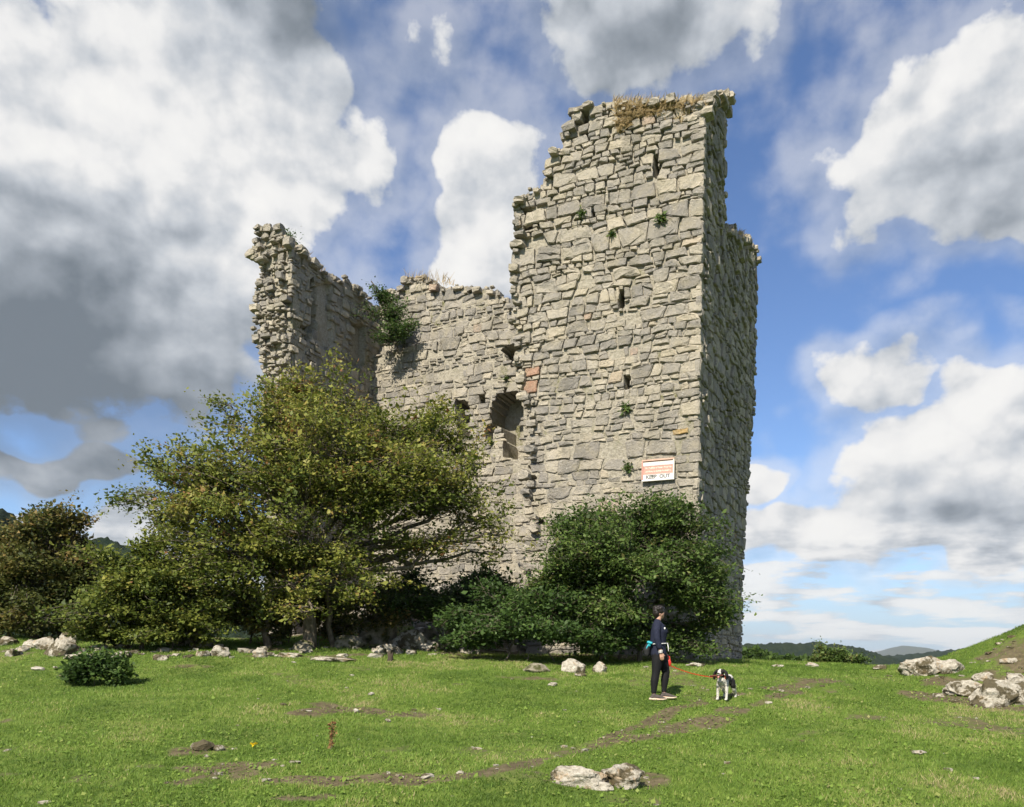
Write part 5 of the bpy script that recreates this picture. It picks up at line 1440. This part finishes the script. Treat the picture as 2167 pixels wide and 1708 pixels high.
def dogbody(bm):
    loft(bm, [(-.27, 0, .355), (-.22, 0, .36), (-.10, 0, .355), (.05, 0, .345), (.15, 0, .345), (.20, 0, .36)], [(.06, .055), (.095, .08), (.085, .08), (.115, .09), (.12, .09), (.085, .075)], 16)
    loft(bm, [(.13, 0, .29), (.16, 0, .24)], [(.07, .06), (.03, .03)])
    loft(bm, [(.17, 0, .375), (.225, .0, .43), (.255, .01, .475)], [(.075, .065), (.058, .055), (.055, .052)])
    ball(bm, (.275, .01, .492), (.068, .062, .058)); loft(bm, [(.31, .012, .475), (.355, .014, .462), (.392, .016, .458)], [(.036, .036), (.03, .03), (.024, .027)], 12)
    ball(bm, (.27, .01, .525), (.045, .045, .028))
    for s in (-1, 1):
        # ears, long and hanging
        loft(bm, [(.265, .01 + s * .055, .53), (.26, .01 + s * .095, .49), (.262, .01 + s * .115, .43), (.265, .01 + s * .108, .375)], [(.034, .02), (.05, .024), (.056, .024), (.036, .016)], 12)
        ball(bm, (.325, .01 + s * .028, .502), .014)
        # forelegs
        loft(bm, [(.12, s * .062, .33), (.135, s * .075, .22), (.135, s * .078, .13), (.14, s * .078, .045), (.15, s * .078, .022)], [(.055, .04), (.036, .032), (.027, .026), (.023, .022), (.026, .026)], 12)
        ball(bm, (.165, s * .078, .02), (.034, .026, .019))
    for s, dx in ((-1, 0.02), (1, -.05)):
        loft(bm, [(-.19 + dx * .3, s * .055, .34), (-.165 + dx * .6, s * .08, .25), (-.17 + dx, s * .085, .19), (-.265 + dx, s * .088, .115), (-.255 + dx, s * .088, .04), (-.25 + dx, s * .088, .022)], [(.085, .05), (.065, .042), (.042, .032), (.026, .022), (.022, .022), (.025, .025)], 12)
        ball(bm, (-.23 + dx, s * .088, .02), (.034, .026, .019))
    loft(bm, [(-.28, 0, .37), (-.34, -.02, .35), (-.40, -.05, .30), (-.43, -.06, .25)], [.03, .026, .03, .012])
db = fuse('body', dogbody, .0075, M_dog, dog, 2)
co = np.array([v.co for v in db.data.vertices]); X_, Y_, Z_ = co[:, 0], co[:, 1], co[:, 2]
rg7 = np.random.default_rng(8)
bl = np.zeros(len(co))
head = (X_ > .19) & (Z_ > .40)
bl[head] = 1.0
blaze = head & (np.abs(Y_ - .012) < .016 + .03 * sstep(X_, .31, .35)) & (X_ > .27); bl[blaze] = 0
bl[(X_ > .255) & (np.abs(Y_ - .01) > .066)] = 1.0          # ears
bl[(X_ > .24) & (np.abs(Y_ - .01) > .05) & (Z_ > .36) & (X_ < .3)] = 1.0
bl[(X_ > .385) & (Z_ > .455)] = 1.0                        # nose
sad = ((X_ + .02) / .11) ** 2 + ((Z_ - .38) / .10) ** 2 < 1; bl[sad & (np.abs(Y_) > .03)] = 0.9
sad2 = ((X_ + .19) / .08) ** 2 + ((Z_ - .30) / .10) ** 2 < 1; bl[sad2 & (np.abs(Y_) > .03)] = 0.85
chest = (X_ > .05) & (Z_ < .36) & (Z_ > .2); bl[chest] = np.maximum(bl[chest], .30)
a_ = db.data.attributes.new('black', 'FLOAT', 'POINT'); a_.data.foreach_set('value', bl.astype(np.float32))
for s in (-1, 1): part('eye', lambda bm: ball(bm, (.336, .01 + s * .03, .505), .009), plain('dog_eye', (.01, .006, .004), .15, .6), dog)
M_tongue = plain('tongue', (.62, .24, .24), .4); M_stick = plain('red_brown_stick', (.16, .05, .035), .8, .2, .5, 60)
part('tongue', lambda bm: loft(bm, [(.36, .014, .437), (.385, .016, .425), (.392, .016, .405)], [(.006, .016), (.006, .018), (.005, .014)], 10), M_tongue, dog)
# feathering on legs, chest and tail
fe = []
for k in range(900):
    q = rg7.random()
    if q < .4: c0 = (-.25 + rg7.normal(0, .035), rg7.choice([-1, 1]) * .085 + rg7.normal(0, .01), rg7.uniform(.12, .30)); d0 = (-.6, 0, -.8)
    elif q < .65: c0 = (-.40 + rg7.normal(0, .03), -.05 + rg7.normal(0, .012), .29 + rg7.normal(0, .03)); d0 = (-.5, 0, -.9)
    elif q < .85: c0 = (.17 + rg7.normal(0, .02), rg7.normal(0, .035), .27 + rg7.normal(0, .03)); d0 = (.2, 0, -1)
    else: c0 = (.12, rg7.choice([-1, 1]) * .078, rg7.uniform(.08, .22)); d0 = (-.7, 0, -.7)
    fe.append((c0, d0))
C = np.array([f[0] for f in fe]); Dn = np.array([f[1] for f in fe]) + rg7.normal(0, .25, (len(fe), 3))
Dn /= np.linalg.norm(Dn, axis=1)[:, None]; sd = np.cross(Dn, rg7.normal(0, 1, C.shape)); sd /= np.linalg.norm(sd, axis=1)[:, None]
L_ = rg7.uniform(.03, .06, len(C))[:, None]
V = np.stack([C - sd * .004, C + sd * .004, C + Dn * L_], 1).reshape(-1, 3)
M_fur = leaf_mat('pale_feathering', [(0, (.45, .40, .30)), (1, (.68, .63, .53))], .2, .8)
fo_ = obj('feathering', mesh_np('feathering', V, tris=np.arange(len(V)).reshape(-1, 3), mat=M_fur, rnd=rg7.uniform(0, 1, len(C))), dog); tag(fo_, kind='stuff')
part('collar', lambda bm: loft(bm, [(.205 + .02 * math.cos(a_) - .028 * math.sin(a_) * 0, .01 + .064 * math.sin(a_), .405 + .052 * math.cos(a_)) for a_ in np.linspace(0, 6.28, 17)], [.009] * 17, 6), M_lead, dog)
# stick
Rz = Matrix.Rotation(ang, 4, 'Z')
def dloc(p): return gd + (Rz @ Vector(p))
stk = empty('stick', dloc((.378, .016, .437)), 'short reddish brown stick held crosswise in the spaniel\'s mouth', 'stick')
stk.rotation_euler = (0, 0, ang)
part('wood', lambda bm: loft(bm, [(0.0, .07, .008), (.003, .0, .0), (0, -.07, -.006), (-.004, -.15, -.012)], [.011, .014, .016, .013], 9), M_stick, stk)
part('cut_end', lambda bm: ball(bm, (-.004, -.163, -.012), (.010, .006, .010)), M_sole, stk)
# tape from the lead casing to the collar
a0 = Vector((.02, 0, -.06)); b0 = dloc((.15, -.06, .40)) - hx
tp = [a0 + (b0 - a0) * t_ + Vector((0, 0, -.045 * 4 * t_ * (1 - t_))) for t_ in np.linspace(0, 1, 14)]
def tape(bm):
    vs = []
    for p in tp: vs.append((bm.verts.new(p + Vector((0, .0, .0095))), bm.verts.new(p - Vector((0, 0, .0095)))))
    for (a, b_), (c, d) in zip(vs[:-1], vs[1:]): bm.faces.new((a, b_, d, c))
    bmesh.ops.solidify(bm, geom=list(bm.faces), thickness=0.003)
part('tape', tape, M_lead, ld_root, False)
# ------------------------------------------------------------------ distance
def canopy_mat(name, a, b):
    m, t, out = mat_new(name)
    geo = t.add('ShaderNodeNewGeometry'); n = t.noise(geo.outputs['Position'], 0.09, 5, .65)
    principled(t, out, t.ramp(n, [(.35, a), (.65, b)]), .95, spec=.05)
    return m
M_wood = canopy_mat('wooded_slope', (0.012, 0.022, 0.014), (0.028, 0.040, 0.02))
M_fell = canopy_mat('open_fell', (0.06, 0.075, 0.05), (0.10, 0.10, 0.07))
def hill(name, label, crest, d0, d1, mat, bump, bscale, nx=420, ny=40, zb=-46, seed=0):
    xs = np.linspace(crest[0][0], crest[-1][0], nx); ys = np.interp(xs, [c[0] for c in crest], [c[1] for c in crest])
    dc = d0 + (d1 - d0) * 0.55
    pts = [ray(a, b) for a, b in zip(xs, ys)]
    T = np.linspace(0, 1, ny)
    V = np.zeros((nx, ny, 3))
    for i, (u, v) in enumerate(pts):
        zc = EYE + v * dc
        d = d0 + (d1 - d0) * T
        prof = np.where(T < .55, np.sin(T / .55 * math.pi / 2) ** 0.8, np.cos((T - .55) / .45 * math.pi / 2))
        V[i, :, 0] = u * dc * (0.6 + 0.4 * d / dc); V[i, :, 1] = d; V[i, :, 2] = zb + (zc - zb) * prof
    bm_ = (1 - np.abs(2 * vnoise(V[:, :, 0] / bscale, V[:, :, 1] / bscale, seed) - 1)) * .6 + fbm(V[:, :, 0] / bscale * 1.7, V[:, :, 1] / bscale * 1.7, seed + 3, 3)
    V[:, :, 2] += bump * (bm_ - 1.0)
    i, j = np.meshgrid(np.arange(nx - 1), np.arange(ny - 1), indexing='ij'); a = (i * ny + j).ravel()
    o = obj(name, mesh_np(name, V.reshape(-1, 3), quads=np.stack([a, a + ny, a + ny + 1, a + 1], 1), mat=mat, smooth=True))
    return tag(o, label, None, None, 'structure')
hill('wooded_hill', 'long dark wooded ridge on the right horizon', [(1300, 1380), (1480, 1367), (1600, 1362), (1700, 1359), (1760, 1363), (1810, 1372), (1850, 1384), (1900, 1400), (1960, 1418)], 520, 800, M_wood, 5, 7, seed=1)
hill('wooded_hill', 'dark wooded hillside behind the mound on the right', [(1720, 1425), (1800, 1408), (1880, 1388), (1940, 1382), (2000, 1377), (2060, 1369), (2140, 1362), (2300, 1352), (2500, 1350)], 900, 1300, M_wood, 7, 11, seed=2)
hill('mountain', 'pale blue mountain far beyond the wooded ridges', [(1700, 1400), (1780, 1390), (1830, 1386), (1870, 1377), (1895, 1369), (1912, 1366), (1935, 1369), (1960, 1376), (2000, 1384), (2080, 1392), (2200, 1396)], 4600, 6500, M_fell, 8, 170, 160, 20, seed=4)
hill('wooded_hill', 'steep wooded hill behind the dark tree at the left edge', [(-520, 1010), (-260, 1040), (-60, 1078), (20, 1096), (90, 1128), (160, 1146), (250, 1152), (320, 1172), (420, 1230), (520, 1300), (620, 1350)], 120, 260, M_wood, 5, 5.5, 420, 60, -14, seed=6)
# leafy skin of the near wood, right of the tower and on the left hill
rg = np.random.default_rng(60)
def leafmass(name, label, lobes, n, size, mat, tone, kind='stuff'):
    L = np.array(lobes); wts = L[:, 3] * L[:, 5]; k = rg.choice(len(L), n, p=wts / wts.sum())
    v = rg.normal(0, 1, (n, 3)); v /= np.linalg.norm(v, axis=1)[:, None]; v[:, 2] = np.abs(v[:, 2]) * 1.0 - 0.15
    lump = 1 + 0.25 * np.sin(v[:, 0] * 9 + k) * np.cos(v[:, 2] * 8 + k * 2)
    C = L[k, :3] + L[k, 3:6] * v * (rg.uniform(.8, 1.05, n) * lump)[:, None]
    V, Q = leaf_quads(rg, C, size, v * .6, .5, .8)
    o = obj(name, mesh_np(name, V, quads=Q, mat=mat, rnd=np.clip(tone + rg.normal(0, .16, n), 0, 1)))
    return tag(o, label, None, None, kind)
def far_lobes(lst, d):
    out = []
    for x, y, rx, ry in lst:
        c = at(x, y, d); k = d / FPX; out.append((c.x, c.y + rg.uniform(-4, 8), c.z, rx * k, rx * k * .8, ry * k))
    return out
leafmass('scrub_wood', 'dark scrub woodland beyond the crest right of the tower', far_lobes([(1590, 1398, 40, 20), (1625, 1406, 28, 13), (1660, 1406, 28, 10), (1695, 1412, 24, 8), (1560, 1394, 40, 24)], 75), 14000, .42, M_dark, .35)
# ------------------------------------------------------------------ thin summer haze
bmh = bmesh.new(); bmesh.ops.create_cube(bmh, size=1)
hx0, hx1, hy0, hy1, hz0, hz1 = -6050, 6050, -2050, 7050, -52, 150
for v in bmh.verts: v.co = Vector((hx0 + (v.co.x + .5) * (hx1 - hx0), hy0 + (v.co.y + .5) * (hy1 - hy0), hz0 + (v.co.z + .5) * (hz1 - hz0)))
meh = bpy.data.meshes.new('haze'); bmh.to_mesh(meh); bmh.free()
M_haze = bpy.data.materials.new('haze'); M_haze.use_nodes = True
t = NT(M_haze.node_tree); t.n.clear(); out = t.add('ShaderNodeOutputMaterial')
pv = t.add('ShaderNodeVolumePrincipled'); pv.inputs['Color'].default_value = (0.80, 0.90, 1.0, 1); pv.inputs['Density'].default_value = 8e-5; pv.inputs['Anisotropy'].default_value = 0.2
t.l.new(pv.outputs[0], out.inputs['Volume'])
meh.materials.append(M_haze)
tag(obj('haze', meh), 'thin blue air over the far hills', None, None, 'stuff')
